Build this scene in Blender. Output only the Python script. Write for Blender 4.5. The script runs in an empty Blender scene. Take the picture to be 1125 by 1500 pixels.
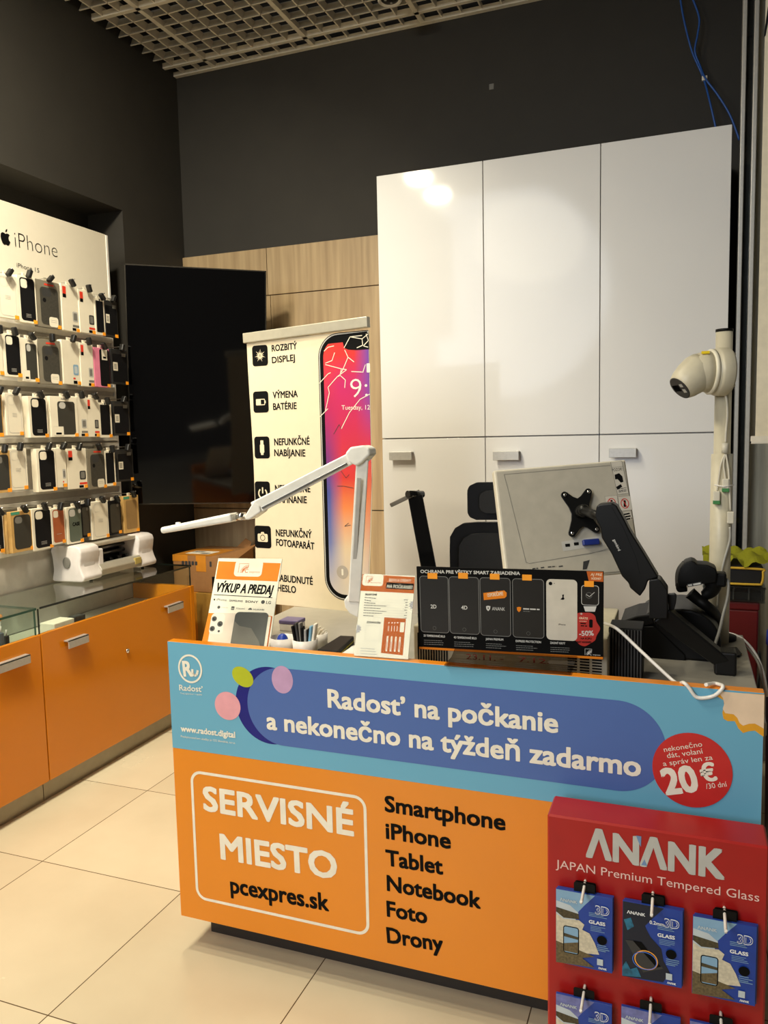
import bpy, bmesh, math, random
from mathutils import Vector, Matrix
random.seed(7)
S = bpy.context.scene
COL = S.collection
# ------------------------------------------------------------------ camera
FPX, PITCH, ROLL, YAW, EYE = 1158.28, 0.0982395767, -0.0218869039, -0.365593875, 1.515
def _rot():
    cy, sy = math.cos(YAW), math.sin(YAW); cp, sp = math.cos(PITCH), math.sin(PITCH); cr, sr = math.cos(ROLL), math.sin(ROLL)
    Rz = Matrix(((cy, -sy, 0), (sy, cy, 0), (0, 0, 1))); B = Matrix(((1, 0, 0), (0, 0, -1), (0, 1, 0)))
    Rx = Matrix(((1, 0, 0), (0, cp, -sp), (0, sp, cp))); Rr = Matrix(((cr, -sr, 0), (sr, cr, 0), (0, 0, 1)))
    return Rr @ Rx @ B @ Rz
RC = _rot(); CP = Vector((0, 0, EYE))
cam = bpy.data.cameras.new('camera'); co = bpy.data.objects.new('camera', cam); COL.objects.link(co)
cam.sensor_width = 36; cam.sensor_fit = 'AUTO'; cam.lens = FPX / 1500 * 36; cam.clip_start = .02
M = Matrix((RC[0], -RC[1], -RC[2])).transposed().to_4x4(); M.translation = CP; co.matrix_world = M
S.camera = co
# ------------------------------------------------------------------ light
w = bpy.data.worlds.new('world'); S.world = w; w.use_nodes = True
w.node_tree.nodes['Background'].inputs[0].default_value = (1.0, .90, .76, 1); w.node_tree.nodes['Background'].inputs[1].default_value = .07
S.view_settings.view_transform = 'Standard'; S.view_settings.look = 'None'; S.view_settings.gamma = 1
S.view_settings.use_curve_mapping = False; S.view_settings.exposure = -0.15
WARM = (1.0, .905, .69)
def area(name, loc, to, power, size, colr=WARM, spread=180, sy=None):
    l = bpy.data.lights.new(name, 'AREA'); l.energy = power; l.color = colr; l.size = size; l.shape = 'DISK' if sy is None else 'RECTANGLE'
    if sy: l.size_y = sy
    l.spread = math.radians(spread)
    o = bpy.data.objects.new(name, l); COL.objects.link(o); o.location = loc
    o.rotation_euler = (Vector(to) - Vector(loc)).to_track_quat('-Z', 'Y').to_euler(); return o
area('ceiling_downlight', (-2.1, .4, 3.62), (-1.7, 1.4, 0), 30, .22, spread=165)
area('ceiling_downlight', (-2.1, .95, 3.62), (-2.0, 1.9, 0), 30, .22, spread=165)
area('ceiling_downlight', (-1.9, 1.7, 3.62), (-2.86, 2.9, 1.4), 40, .22, spread=120)
area('ceiling_downlight', (-1.7, 2.3, 3.62), (-1.5, 2.7, .8), 14, .25, spread=110)
area('mall_lights', (-1.6, -1.2, 3.5), (-1.5, 1.2, 0), 26, 1.2, spread=110)
area('mall_lights', (-3.0, -6.5, 3.9), (-.6, 3.7, 1.9), 330, 3.6, (.86, .92, 1.0))
# ------------------------------------------------------------------ un-projection helpers: a photo pixel on a given real plane -> metres
def ray(px, py):
    return RC.transposed() @ Vector(((px - 562.5) / FPX, (py - 750) / FPX, 1))
def _on(k, val, px, py):
    d = ray(px, py); return CP + d * ((val - CP[k]) / d[k])
def onX(v, px, py): return _on(0, v, px, py)
def onY(v, px, py): return _on(1, v, px, py)
def onZ(v, px, py): return _on(2, v, px, py)
def atd(d, px, py): return CP + ray(px, py) * d
# ------------------------------------------------------------------ materials
def lin(c):
    return tuple(((v / 255) / 12.92 if v / 255 <= .04045 else ((v / 255 + .055) / 1.055) ** 2.4) for v in c)
MATS = {}
def mat(name, c, rough=.5, metal=0, spec=.5, var=.05, scale=30, coat=0, bump=0, emit=0, coatr=.05):
    if name in MATS: return MATS[name]
    m = bpy.data.materials.new(name); m.use_nodes = True; nt = m.node_tree; b = nt.nodes['Principled BSDF']
    L = lin(c); tc = nt.nodes.new('ShaderNodeTexCoord'); nz = nt.nodes.new('ShaderNodeTexNoise'); nz.inputs['Scale'].default_value = scale
    nt.links.new(tc.outputs['Object'], nz.inputs['Vector'])
    rp = nt.nodes.new('ShaderNodeValToRGB'); nt.links.new(nz.outputs['Fac'], rp.inputs[0])
    rp.color_ramp.elements[0].position = .3; rp.color_ramp.elements[1].position = .7
    rp.color_ramp.elements[0].color = (*[max(0, v * (1 - var)) for v in L], 1); rp.color_ramp.elements[1].color = (*[min(1, v * (1 + var)) for v in L], 1)
    nt.links.new(rp.outputs[0], b.inputs['Base Color'])
    b.inputs['Roughness'].default_value = rough; b.inputs['Metallic'].default_value = metal; b.inputs['Specular IOR Level'].default_value = spec
    b.inputs['Coat Weight'].default_value = coat; b.inputs['Coat Roughness'].default_value = coatr
    if bump:
        bp = nt.nodes.new('ShaderNodeBump'); bp.inputs['Strength'].default_value = bump; bp.inputs['Distance'].default_value = .002
        nt.links.new(nz.outputs['Fac'], bp.inputs['Height']); nt.links.new(bp.outputs[0], b.inputs['Normal'])
    if emit:
        b.inputs['Emission Color'].default_value = (*L, 1); b.inputs['Emission Strength'].default_value = emit
    MATS[name] = m; return m
def glass(name, tint, refl=.5, rough=.0):
    if name in MATS: return MATS[name]
    m = bpy.data.materials.new(name); m.use_nodes = True; nt = m.node_tree; nt.nodes.remove(nt.nodes['Principled BSDF'])
    out = nt.nodes['Material Output']; tr = nt.nodes.new('ShaderNodeBsdfTransparent'); tr.inputs[0].default_value = (*tint, 1)
    gl = nt.nodes.new('ShaderNodeBsdfGlossy'); gl.inputs['Roughness'].default_value = rough
    fr = nt.nodes.new('ShaderNodeFresnel'); fr.inputs[0].default_value = 1.5
    nz = nt.nodes.new('ShaderNodeTexNoise'); nz.inputs['Scale'].default_value = 3
    mu = nt.nodes.new('ShaderNodeMath'); mu.operation = 'MULTIPLY'; nt.links.new(fr.outputs[0], mu.inputs[0]); mu.inputs[1].default_value = refl
    ge = nt.nodes.new('ShaderNodeNewGeometry'); iv = nt.nodes.new('ShaderNodeMath'); iv.operation = 'SUBTRACT'; iv.inputs[0].default_value = 1; nt.links.new(ge.outputs['Backfacing'], iv.inputs[1])
    m2 = nt.nodes.new('ShaderNodeMath'); m2.operation = 'MULTIPLY'; nt.links.new(mu.outputs[0], m2.inputs[0]); nt.links.new(iv.outputs[0], m2.inputs[1]); mu = m2
    mx = nt.nodes.new('ShaderNodeMixShader'); nt.links.new(mu.outputs[0], mx.inputs[0]); nt.links.new(tr.outputs[0], mx.inputs[1]); nt.links.new(gl.outputs[0], mx.inputs[2])
    nt.links.new(mx.outputs[0], out.inputs[0]); MATS[name] = m; return m
def floor_mat():
    m = bpy.data.materials.new('floor_tiles'); m.use_nodes = True; nt = m.node_tree; b = nt.nodes['Principled BSDF']
    N = nt.nodes.new; K = nt.links.new
    tc = N('ShaderNodeTexCoord'); sep = N('ShaderNodeSeparateXYZ'); K(tc.outputs['Object'], sep.inputs[0])
    def mth(op, a, bb=None):
        n = N('ShaderNodeMath'); n.operation = op
        for i, v in enumerate((a, bb)):
            if v is None: continue
            if isinstance(v, (int, float)): n.inputs[i].default_value = v
            else: K(v, n.inputs[i])
        return n.outputs[0]
    cells, masks = [], []
    for ax, off in (('X', 2.16), ('Y', -2.10)):
        t = mth('DIVIDE', mth('ADD', sep.outputs[ax], off), .6); fl = mth('FLOOR', t); fr = mth('SUBTRACT', t, fl)
        e = mth('MINIMUM', fr, mth('SUBTRACT', 1.0, fr)); masks.append(mth('LESS_THAN', e, .0028)); cells.append(fl)
    gm = mth('MAXIMUM', masks[0], masks[1])
    cb = N('ShaderNodeCombineXYZ'); K(cells[0], cb.inputs[0]); K(cells[1], cb.inputs[1])
    wn = N('ShaderNodeTexWhiteNoise'); K(cb.outputs[0], wn.inputs['Vector'])
    nz = N('ShaderNodeTexNoise'); nz.inputs['Scale'].default_value = 2.2; nz.inputs['Detail'].default_value = 6; K(tc.outputs['Object'], nz.inputs['Vector'])
    s = mth('ADD', mth('MULTIPLY', wn.outputs['Value'], .3), mth('MULTIPLY', nz.outputs['Fac'], .7))
    rp = N('ShaderNodeValToRGB'); K(s, rp.inputs[0]); rp.color_ramp.elements[0].position = .25; rp.color_ramp.elements[1].position = .75
    rp.color_ramp.elements[0].color = (*lin((198, 184, 156)), 1); rp.color_ramp.elements[1].color = (*lin((222, 210, 182)), 1)
    mx = N('ShaderNodeMix'); mx.data_type = 'RGBA'; K(gm, mx.inputs[0]); K(rp.outputs[0], mx.inputs[6]); mx.inputs[7].default_value = (*lin((92, 74, 52)), 1)
    K(mx.outputs[2], b.inputs['Base Color']); b.inputs['Roughness'].default_value = .22; b.inputs['Specular IOR Level'].default_value = .45
    rr = N('ShaderNodeMapRange'); K(nz.outputs['Fac'], rr.inputs[0]); rr.inputs[3].default_value = .17; rr.inputs[4].default_value = .33; K(rr.outputs[0], b.inputs['Roughness'])
    return m
def wood_mat(name, c1, c2, rough=.45, axis='Z', sc=1.0):
    m = bpy.data.materials.new(name); m.use_nodes = True; nt = m.node_tree; b = nt.nodes['Principled BSDF']
    tc = nt.nodes.new('ShaderNodeTexCoord'); mp = nt.nodes.new('ShaderNodeMapping'); nt.links.new(tc.outputs['Object'], mp.inputs[0])
    mp.inputs['Scale'].default_value = (14 * sc, 14 * sc, .8 * sc)
    nz = nt.nodes.new('ShaderNodeTexNoise'); nz.inputs['Scale'].default_value = 2; nz.inputs['Detail'].default_value = 8; nt.links.new(mp.outputs[0], nz.inputs['Vector'])
    rp = nt.nodes.new('ShaderNodeValToRGB'); nt.links.new(nz.outputs['Fac'], rp.inputs[0]); rp.color_ramp.elements[0].position = .3; rp.color_ramp.elements[1].position = .72
    rp.color_ramp.elements[0].color = (*lin(c1), 1); rp.color_ramp.elements[1].color = (*lin(c2), 1)
    nt.links.new(rp.outputs[0], b.inputs['Base Color']); b.inputs['Roughness'].default_value = rough; return m
def wallpaper_mat():      # the printed phone's wallpaper: reds, magenta, blue, cream
    m = bpy.data.materials.new('printed_phone_wallpaper'); m.use_nodes = True; nt = m.node_tree; b = nt.nodes['Principled BSDF']
    tc = nt.nodes.new('ShaderNodeTexCoord'); sp = nt.nodes.new('ShaderNodeSeparateXYZ'); nt.links.new(tc.outputs['Object'], sp.inputs[0])
    def ramp(stops):
        r = nt.nodes.new('ShaderNodeValToRGB'); e = r.color_ramp.elements
        while len(e) < len(stops): e.new(.5)
        for i, (p, c) in enumerate(stops): e[i].position = p; e[i].color = (*lin(c), 1)
        return r
    mz = nt.nodes.new('ShaderNodeMapRange'); nt.links.new(sp.outputs['Z'], mz.inputs[0]); mz.inputs[1].default_value = .05; mz.inputs[2].default_value = .98
    a = ramp([(0, (214, 206, 196)), (.2, (220, 196, 160)), (.36, (226, 130, 70)), (.48, (206, 52, 44)), (.68, (196, 34, 76)), (.85, (190, 26, 100)), (.96, (206, 40, 36))])
    c = ramp([(0, (212, 205, 200)), (.22, (110, 120, 170)), (.42, (70, 80, 150)), (.55, (120, 50, 120)), (.75, (180, 30, 90)), (1, (222, 50, 30))])
    d = ramp([(0, (200, 190, 185)), (.4, (206, 120, 80)), (.6, (206, 40, 60)), (.8, (110, 60, 160)), (1, (50, 70, 180))])
    for r in (a, c, d): nt.links.new(mz.outputs[0], r.inputs[0])
    mx = nt.nodes.new('ShaderNodeMapRange'); nt.links.new(sp.outputs['X'], mx.inputs[0]); mx.inputs[1].default_value = .36; mx.inputs[2].default_value = .42
    m1 = nt.nodes.new('ShaderNodeMix'); m1.data_type = 'RGBA'; nt.links.new(mx.outputs[0], m1.inputs[0]); nt.links.new(c.outputs[0], m1.inputs[6]); nt.links.new(a.outputs[0], m1.inputs[7])
    m2r = nt.nodes.new('ShaderNodeMapRange'); nt.links.new(sp.outputs['X'], m2r.inputs[0]); m2r.inputs[1].default_value = .48; m2r.inputs[2].default_value = .55
    m2 = nt.nodes.new('ShaderNodeMix'); m2.data_type = 'RGBA'; nt.links.new(m2r.outputs[0], m2.inputs[0]); nt.links.new(m1.outputs[2], m2.inputs[6]); nt.links.new(d.outputs[0], m2.inputs[7])
    nt.links.new(m2.outputs[2], b.inputs['Base Color']); b.inputs['Roughness'].default_value = .45; return m
white = mat('white_plastic', (232, 228, 222), .35); offw = mat('warm_white_print', (236, 230, 214), .5)
black = mat('black_plastic', (8, 8, 8), .5, spec=.2); blackp = mat('black_print', (8, 8, 8), .7, spec=.12); dgrey = mat('dark_grey', (52, 52, 52), .5)
mgrey = mat('mid_grey', (120, 118, 112), .5); lgrey = mat('light_grey', (186, 184, 178), .5)
orange = mat('orange_gloss', (212, 128, 20), .16, spec=.5, var=.015, scale=4); orange_sheet = mat('orange_sheet', (226, 136, 28), .3, var=.02, scale=5)
orangep = mat('orange_print', (226, 130, 30), .6, spec=.2); tag_or = mat('price_tag_orange', (250, 160, 30), .5)
alu = mat('brushed_aluminium', (186, 184, 178), .36, metal=.35, scale=80); chrome = mat('chrome', (220, 220, 220), .12, metal=1)
skyb = mat('banner_light_blue', (104, 170, 200), .4, var=.015, scale=4); pillb = mat('banner_pill_blue', (74, 104, 170), .4, var=.01); navy = mat('banner_navy', (14, 18, 120), .4)
redp = mat('red_print', (196, 40, 36), .45); redc = mat('red_cardboard', (166, 22, 18), .4, var=.05, scale=12)
pink = mat('pink_print', (226, 160, 170), .45); lilac = mat('lilac_print', (190, 152, 190), .45); lime = mat('lime_print', (178, 186, 30), .45)
cream = mat('cream_print', (232, 206, 176), .5); mustard = mat('mustard_print', (226, 160, 30), .5)
kraft = mat('kraft_card', (196, 156, 92), .7, scale=60); card = mat('cardboard_brown', (150, 106, 62), .8, scale=50); tape = mat('packing_tape', (200, 130, 40), .3)
wallm = mat('charcoal_wall_paint', (50, 47, 42), .75, var=.06, scale=6)
clear = glass('clear_acrylic', (.97, .98, .97), .06); showg = glass('showcase_glass', (.94, .97, .95), 1.0)
greeng = mat('glass_edge_green', (40, 74, 60), .2); darke = mat('glass_edge_dark', (20, 28, 24), .2)
# ------------------------------------------------------------------ mesh building
class MB:
    def __init__(s, X=None): s.bm = bmesh.new(); s.X = X
    def _post(s, geom, mi):
        for f in {f for v in geom for f in v.link_faces}: f.material_index = mi
    def box(s, lo, hi, mi=0, bev=0, seg=2, X=None):
        r = bmesh.ops.create_cube(s.bm, size=1); vs = r['verts']; lo = Vector(lo); hi = Vector(hi)
        for v in vs: v.co = Vector([(lo[i] + hi[i]) / 2 + v.co[i] * (hi[i] - lo[i]) for i in range(3)])
        s._post(vs, mi)
        if bev:
            es = list({e for v in vs for e in v.link_edges}); n0 = set(s.bm.verts) - set(vs)
            bmesh.ops.bevel(s.bm, geom=es, offset=bev, segments=seg, affect='EDGES', profile=.5, clamp_overlap=True)
            vs = [v for v in s.bm.verts if v not in n0]
            s._post(vs, mi)
        if X is not None:
            for v in vs: v.co = X @ v.co
        return s
    def tube(s, pts, r, seg=10, mi=0, smooth=0, cap=True):
        P = [Vector(p) for p in pts]; rr = r if isinstance(r, (list, tuple)) else [r] * len(P)
        if smooth:
            Q, R2 = [], []
            for i in range(len(P) - 1):
                p0 = P[max(0, i - 1)]; p1 = P[i]; p2 = P[i + 1]; p3 = P[min(len(P) - 1, i + 2)]
                for k in range(smooth):
                    t = k / smooth
                    Q.append(.5 * ((2 * p1) + (p2 - p0) * t + (2 * p0 - 5 * p1 + 4 * p2 - p3) * t * t + (3 * p1 - p0 - 3 * p2 + p3) * t ** 3)); R2.append(rr[i] * (1 - t) + rr[i + 1] * t)
            Q.append(P[-1]); R2.append(rr[-1]); P, rr = Q, R2
        rings = []; up = None
        for i, p in enumerate(P):
            t = (P[min(i + 1, len(P) - 1)] - P[max(i - 1, 0)]).normalized()
            if up is None: up = t.orthogonal().normalized()
            up = (up - t * up.dot(t)).normalized(); bi = t.cross(up)
            rings.append([s.bm.verts.new(p + (up * math.cos(2 * math.pi * k / seg) + bi * math.sin(2 * math.pi * k / seg)) * rr[i]) for k in range(seg)])
        for a, b in zip(rings, rings[1:]):
            for k in range(seg): f = s.bm.faces.new((a[k], a[(k + 1) % seg], b[(k + 1) % seg], b[k])); f.material_index = mi; f.smooth = True
        if cap:
            f = s.bm.faces.new(rings[0][::-1]); f.material_index = mi; f = s.bm.faces.new(rings[-1]); f.material_index = mi
        return s
    def lathe(s, prof, X, seg=28, mi=0):      # profile of (radius, height) about local Z
        rings = []
        for r, z in prof:
            rings.append([s.bm.verts.new(X @ Vector((r * math.cos(2 * math.pi * k / seg), r * math.sin(2 * math.pi * k / seg), z))) for k in range(seg)] if r > 1e-6 else [s.bm.verts.new(X @ Vector((0, 0, z)))])
        for a, b in zip(rings, rings[1:]):
            for k in range(seg):
                k2 = (k + 1) % seg
                q = (a[k], a[k2], b[k2], b[k]) if len(a) > 1 and len(b) > 1 else ((a[0], b[k2], b[k]) if len(a) == 1 else (a[k], a[k2], b[0]))
                f = s.bm.faces.new(q); f.material_index = mi; f.smooth = True
        if len(rings[0]) > 1: f = s.bm.faces.new(rings[0][::-1]); f.material_index = mi
        if len(rings[-1]) > 1: f = s.bm.faces.new(rings[-1]); f.material_index = mi
        return s
    def prism(s, pts, ext, mi=0, bev=0, seg=2):
        n0 = set(s.bm.verts); P = [Vector(p) for p in pts]; e = Vector(ext)
        a = [s.bm.verts.new(p) for p in P]; b = [s.bm.verts.new(p + e) for p in P]; n = len(P)
        fs = [s.bm.faces.new(a), s.bm.faces.new(b[::-1])] + [s.bm.faces.new((a[i], b[i], b[(i + 1) % n], a[(i + 1) % n])) for i in range(n)]
        bmesh.ops.recalc_face_normals(s.bm, faces=fs)
        if bev: bmesh.ops.bevel(s.bm, geom=list({ed for f in fs for ed in f.edges}), offset=bev, segments=seg, affect='EDGES', profile=.5, clamp_overlap=True)
        s._post([v for v in s.bm.verts if v not in n0], mi); return s
    def ball(s, c, rad, mi=0, X=None, seg=20):
        r = bmesh.ops.create_uvsphere(s.bm, u_segments=seg, v_segments=seg // 2, radius=1); rad = (rad,) * 3 if isinstance(rad, (int, float)) else rad
        for v in r['verts']:
            q = Vector([v.co[i] * rad[i] for i in range(3)])
            if X is not None: q = X @ q
            v.co = q + Vector(c)
        s._post(r['verts'], mi)
        for f in {f for v in r['verts'] for f in v.link_faces}: f.smooth = True
        return s
    def build(s, name, mats, parent=None, smooth=False):
        if s.X is not None: bmesh.ops.transform(s.bm, matrix=s.X, verts=s.bm.verts)
        if parent is not None:
            off = ROOT[parent.name]; bmesh.ops.translate(s.bm, vec=-off, verts=s.bm.verts)
        else: off = Vector((0, 0, 0))
        me = bpy.data.meshes.new(name); 
        if smooth:
            for f in s.bm.faces: f.smooth = True
        s.bm.to_mesh(me); s.bm.free()
        for m in (mats if isinstance(mats, (list, tuple)) else [mats]): me.materials.append(m)
        o = bpy.data.objects.new(name, me); COL.objects.link(o)
        if parent is not None: o.parent = parent
        ROOT[o.name] = off
        if smooth: me.set_sharp_from_angle(angle=math.radians(40))
        return o
ROOT = {}
def thing(name, label, cat, loc, group=None):
    o = bpy.data.objects.new(name, None); o.empty_display_size = .05; COL.objects.link(o); o.location = loc; o['label'] = label; o['category'] = cat
    if group: o['group'] = group
    ROOT[o.name] = Vector(loc); return o
def tag(o, label, cat, group=None):
    o['label'] = label; o['category'] = cat
    if group: o['group'] = group
    return o
def struct(name, mb, m, parent=None):
    o = mb.build(name, m, parent)
    if parent is None: o['kind'] = 'structure'
    return o
# ------------------------------------------------------------------ flat print on a plane
_glyph = {}
def glyphs(txt, bold, shear):
    k = (txt, bold, shear)
    if k not in _glyph:
        c = bpy.data.curves.new('t', 'FONT'); c.body = txt; c.offset = bold; c.shear = shear; c.resolution_u = 3
        o = bpy.data.objects.new('t', c); me = bpy.data.meshes.new_from_object(o)
        _glyph[k] = ([tuple(v.co[:2]) for v in me.vertices], [tuple(p.vertices) for p in me.polygons])
        bpy.data.objects.remove(o); bpy.data.curves.remove(c); bpy.data.meshes.remove(me)
    return _glyph[k]
_h = glyphs('H', 0, 0)[0]; CAPH = max(v[1] for v in _h) - min(v[1] for v in _h)
class Frame:
    def __init__(s, O, U, V): s.O = Vector(O); s.U = Vector(U).normalized(); s.V = Vector(V).normalized(); s.N = s.U.cross(s.V)
    def p(s, u, v, n=0): return s.O + s.U * u + s.V * v + s.N * n
    def uv(s, px, py):
        d = ray(px, py); t = (s.O - CP).dot(s.N) / d.dot(s.N); q = CP + d * t - s.O; return q.dot(s.U), q.dot(s.V)
    def mat(s):
        m = Matrix((s.U, s.V, s.N)).transposed().to_4x4(); m.translation = s.O; return m
def tilted(x, y, z, yaw, tilt, roll=0):
    U = Vector((math.cos(yaw), math.sin(yaw), 0)); N = Vector((math.sin(yaw), -math.cos(yaw), 0)); V = Vector((0, 0, 1)) * math.cos(tilt) - N * math.sin(tilt)
    return Frame((x, y, z), U * math.cos(roll) + V * math.sin(roll), V * math.cos(roll) - U * math.sin(roll))
def rrect(u0, v0, u1, v1, r, seg=5):
    r = min(r, abs(u1 - u0) / 2, abs(v1 - v0) / 2); out = []
    for cx, cy, a0 in ((u1 - r, v1 - r, 0), (u0 + r, v1 - r, 90), (u0 + r, v0 + r, 180), (u1 - r, v0 + r, 270)):
        for k in range(seg + 1):
            a = math.radians(a0 + 90 * k / seg); out.append((cx + r * math.cos(a), cy + r * math.sin(a)))
    return out
def disc(u, v, ru, rv=None, seg=32, rot=0):
    rv = rv or ru; out = []
    for k in range(seg):
        a = 2 * math.pi * k / seg; x, y = ru * math.cos(a), rv * math.sin(a); out.append((u + x * math.cos(rot) - y * math.sin(rot), v + x * math.sin(rot) + y * math.cos(rot)))
    return out
class Print:
    """ink and stickers: flat shapes a hair above one surface; px=(ox,oy,scale) lets shapes be given in crop pixels"""
    def __init__(s, F, crop=(0, 0, 1), lift=.0004, step=.00025): s.F = F; s.c = crop; s.lift = lift; s.step = step; s.bm = bmesh.new(); s.mats = []
    def q(s, x, y): return s.F.uv(s.c[0] + x / s.c[2], s.c[1] + y / s.c[2])
    def _mi(s, m):
        if m not in s.mats: s.mats.append(m)
        return s.mats.index(m)
    def poly(s, uv, m, layer=0):
        n = s.lift + s.step * layer; f = s.bm.faces.new([s.bm.verts.new(s.F.p(u, v, n)) for u, v in uv]); f.material_index = s._mi(m); f.normal_update()
        if f.normal.dot(s.F.N) < 0: f.normal_flip()
        return s
    def pix(s, pts, m, layer=0): return s.poly([s.q(*p) for p in pts], m, layer)
    def ring(s, outer, wd, m, layer=0):     # outline band inside a closed uv loop
        n = s.lift + s.step * layer; cx = sum(p[0] for p in outer) / len(outer); cy = sum(p[1] for p in outer) / len(outer)
        inn = []; L = len(outer)
        for i, p in enumerate(outer):
            a = Vector(outer[i - 1]); b = Vector(outer[(i + 1) % L]); t = (b - a); t = t.normalized() if t.length > 1e-9 else Vector((1, 0)); nn = Vector((-t.y, t.x))
            if nn.dot(Vector((cx - p[0], cy - p[1]))) < 0: nn = -nn
            inn.append((p[0] + nn.x * wd, p[1] + nn.y * wd))
        A = [s.bm.verts.new(s.F.p(*p, n)) for p in outer]; B = [s.bm.verts.new(s.F.p(*p, n)) for p in inn]
        for i in range(L): f = s.bm.faces.new((A[i], A[(i + 1) % L], B[(i + 1) % L], B[i])); f.material_index = s._mi(m)
        return s
    def line(s, pts, wd, m, layer=0):
        for a, b in zip(pts, pts[1:]):
            a = Vector(a); b = Vector(b); t = (b - a)
            if t.length < 1e-9: continue
            nn = Vector((-t.y, t.x)).normalized() * wd / 2; s.poly([a - nn, b - nn, b + nn, a + nn], m, layer)
        return s
    def text_uv(s, txt, a, b, cap, m, layer=1, bold=0, shear=0):
        vs, fs = glyphs(txt, min(bold, 0), shear); x0 = min(v[0] for v in vs); x1 = max(v[0] for v in vs)
        a = Vector(a); b = Vector(b); d = b - a; L = d.length; d.normalize(); e = Vector((-d.y, d.x)); n = s.lift + s.step * layer; mi = s._mi(m)
        bw_ = max(bold, 0) / CAPH * cap; L -= 2 * bw_; a = a + d * bw_
        for k, (ox, oy) in enumerate(((0, 0),) if bw_ == 0 else ((-1, -.8), (1, -.8), (1, .8), (-1, .8), (0, -1), (0, 1), (-1, 0), (1, 0))):
            V = [s.bm.verts.new(s.F.p(*(a + d * ((v[0] - x0) / (x1 - x0) * L + ox * bw_) + e * (v[1] / CAPH * cap + oy * bw_ + (bw_ if cap < .02 else 0) * 0)), n + k * .000008)) for v in vs]
            for f in fs:
                try: q = s.bm.faces.new([V[i] for i in f]); q.material_index = mi
                except ValueError: pass
        return s
    def text(s, txt, l, r, top, m, layer=1, bold=0, shear=0, cap=None):
        a = s.q(*l); b = s.q(*r); c = cap or abs(s.q(*top)[1] - a[1]); return s.text_uv(txt, a, b, c, m, layer, bold, shear)
    def bars(s, x, y, x2, y2, m, h=2.5, layer=1):   # a line of unreadable small print
        a = Vector(s.q(x, y)); b = Vector(s.q(x2, y2)); hh = abs(s.q(x, y + h)[1] - a.y); L = (b - a).length; t = 0
        while t < L:
            k = min(L - t, random.uniform(1.5, 5) * hh); d = (b - a).normalized(); s.line([a + d * t, a + d * (t + k)], hh, m, layer); t += k + hh * .7
        return s
    def build(s, name, parent):
        bmesh.ops.translate(s.bm, vec=-ROOT[parent.name], verts=s.bm.verts); me = bpy.data.meshes.new(name); s.bm.to_mesh(me); s.bm.free()
        for m in s.mats: me.materials.append(m)
        o = bpy.data.objects.new(name, me); COL.objects.link(o); o.parent = parent; ROOT[o.name] = ROOT[parent.name]; return o
def apple(P, cx, cy, h, m, layer=1):
    L = [(0, .62), (-.12, .68), (-.30, .68), (-.44, .55), (-.47, .34), (-.42, .12), (-.30, -.12), (-.16, -.20), (0, -.14), (.16, -.20), (.30, -.12), (.42, .10), (.30, .22), (.26, .36), (.32, .52), (.40, .58), (.28, .68), (.12, .67)]
    P.poly([(cx + x * h * .82, cy + (y - .35) * h * .82) for x, y in L], m, layer)
    P.poly([(cx + x * h * .82, cy + (y - .35) * h * .82) for x, y in [(.0, .74), (.02, .86), (.10, .97), (.20, 1.0), (.19, .88), (.12, .78)]], m, layer)

# ================================================================== SETTING
struct('floor', MB().box((-3.4, -3, -.1), (2.4, 4.5, 0)), floor_mat())
struct('wall_left', MB().box((-3.5, -3, 2.772), (-2.92, 4.5, 4.25)).box((-3.5, 3.70, 0), (-2.92, 4.5, 2.772)).box((-3.5, -3, 0), (-3.16, 3.70, 2.772)), wallm)
struct('wall_back', MB().box((-2.92, 4.27, 0), (2.4, 4.5, 4.25)), wallm)
struct('wall_right', MB().box((.262, 3.84, 0), (1.9, 3.90, 4.0)), wood_mat('grey_wood_wall', (156, 146, 134), (212, 202, 188), .6))
plen = mat('plenum_dark', (30, 30, 28), .9)
m = MB().box((-2.92, -1, 4.2), (2.4, 4.27, 4.25))
struct('ceiling', m, plen)
gridm = mat('ceiling_grid_paint', (240, 230, 210), .6)
m = MB(); zc = 3.69
xs0 = -2.635
for i in range(-1, 4):                      # main T bars, 24 mm
    x = xs0 + .645 * i
    if x - .012 > -2.92: m.box((x - .013, .6, zc), (x + .013, 4.25, zc + .03))
    for k in range(1, 6):
        xx = x + .1075 * k
        if -2.91 < xx: m.box((xx - .004, .6, zc + .004), (xx + .004, 4.145, zc + .05))
        xb = x + .1075 * k
        if -2.91 < xb: m.box((xb - .004, 4.145, zc + .004), (xb + .004, 4.25, zc + .03))
y = 4.145
for j in range(7):
    yy = y - .6 * j; m.box((-2.92, yy - .012, zc), (.6, yy + .012, zc + .03))
    for k in range(1, 6):
        y3 = yy - .1 * k; m.prism([(-2.92, y3 - .004, zc + .004), (-2.92, y3 + .004, zc + .004), (-2.92, y3 + .03, zc + .05), (-2.92, y3 + .02, zc + .05)], (3.52, 0, 0))
m.box((-2.92, 4.24, zc - .004), (.6, 4.268, zc + .02))
o = struct('trim_1', m, gridm)
wood = wood_mat('light_oak_panel', (160, 134, 98), (196, 170, 130), .5)
n = 2
for x0, x1, z0, z1 in ((-2.918, -2.335, 2.352, 2.622), (-2.331, -1.40, 2.352, 2.622), (-2.918, -2.318, 1.078, 2.346), (-2.314, -1.40, 1.078, 2.346), (-2.918, -2.318, .1, 1.072), (-2.314, -1.40, .1, 1.072)):
    struct('trim_%d' % n, MB().box((x0, 4.245, z0), (x1, 4.268, z1)), wood); n += 1
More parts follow.
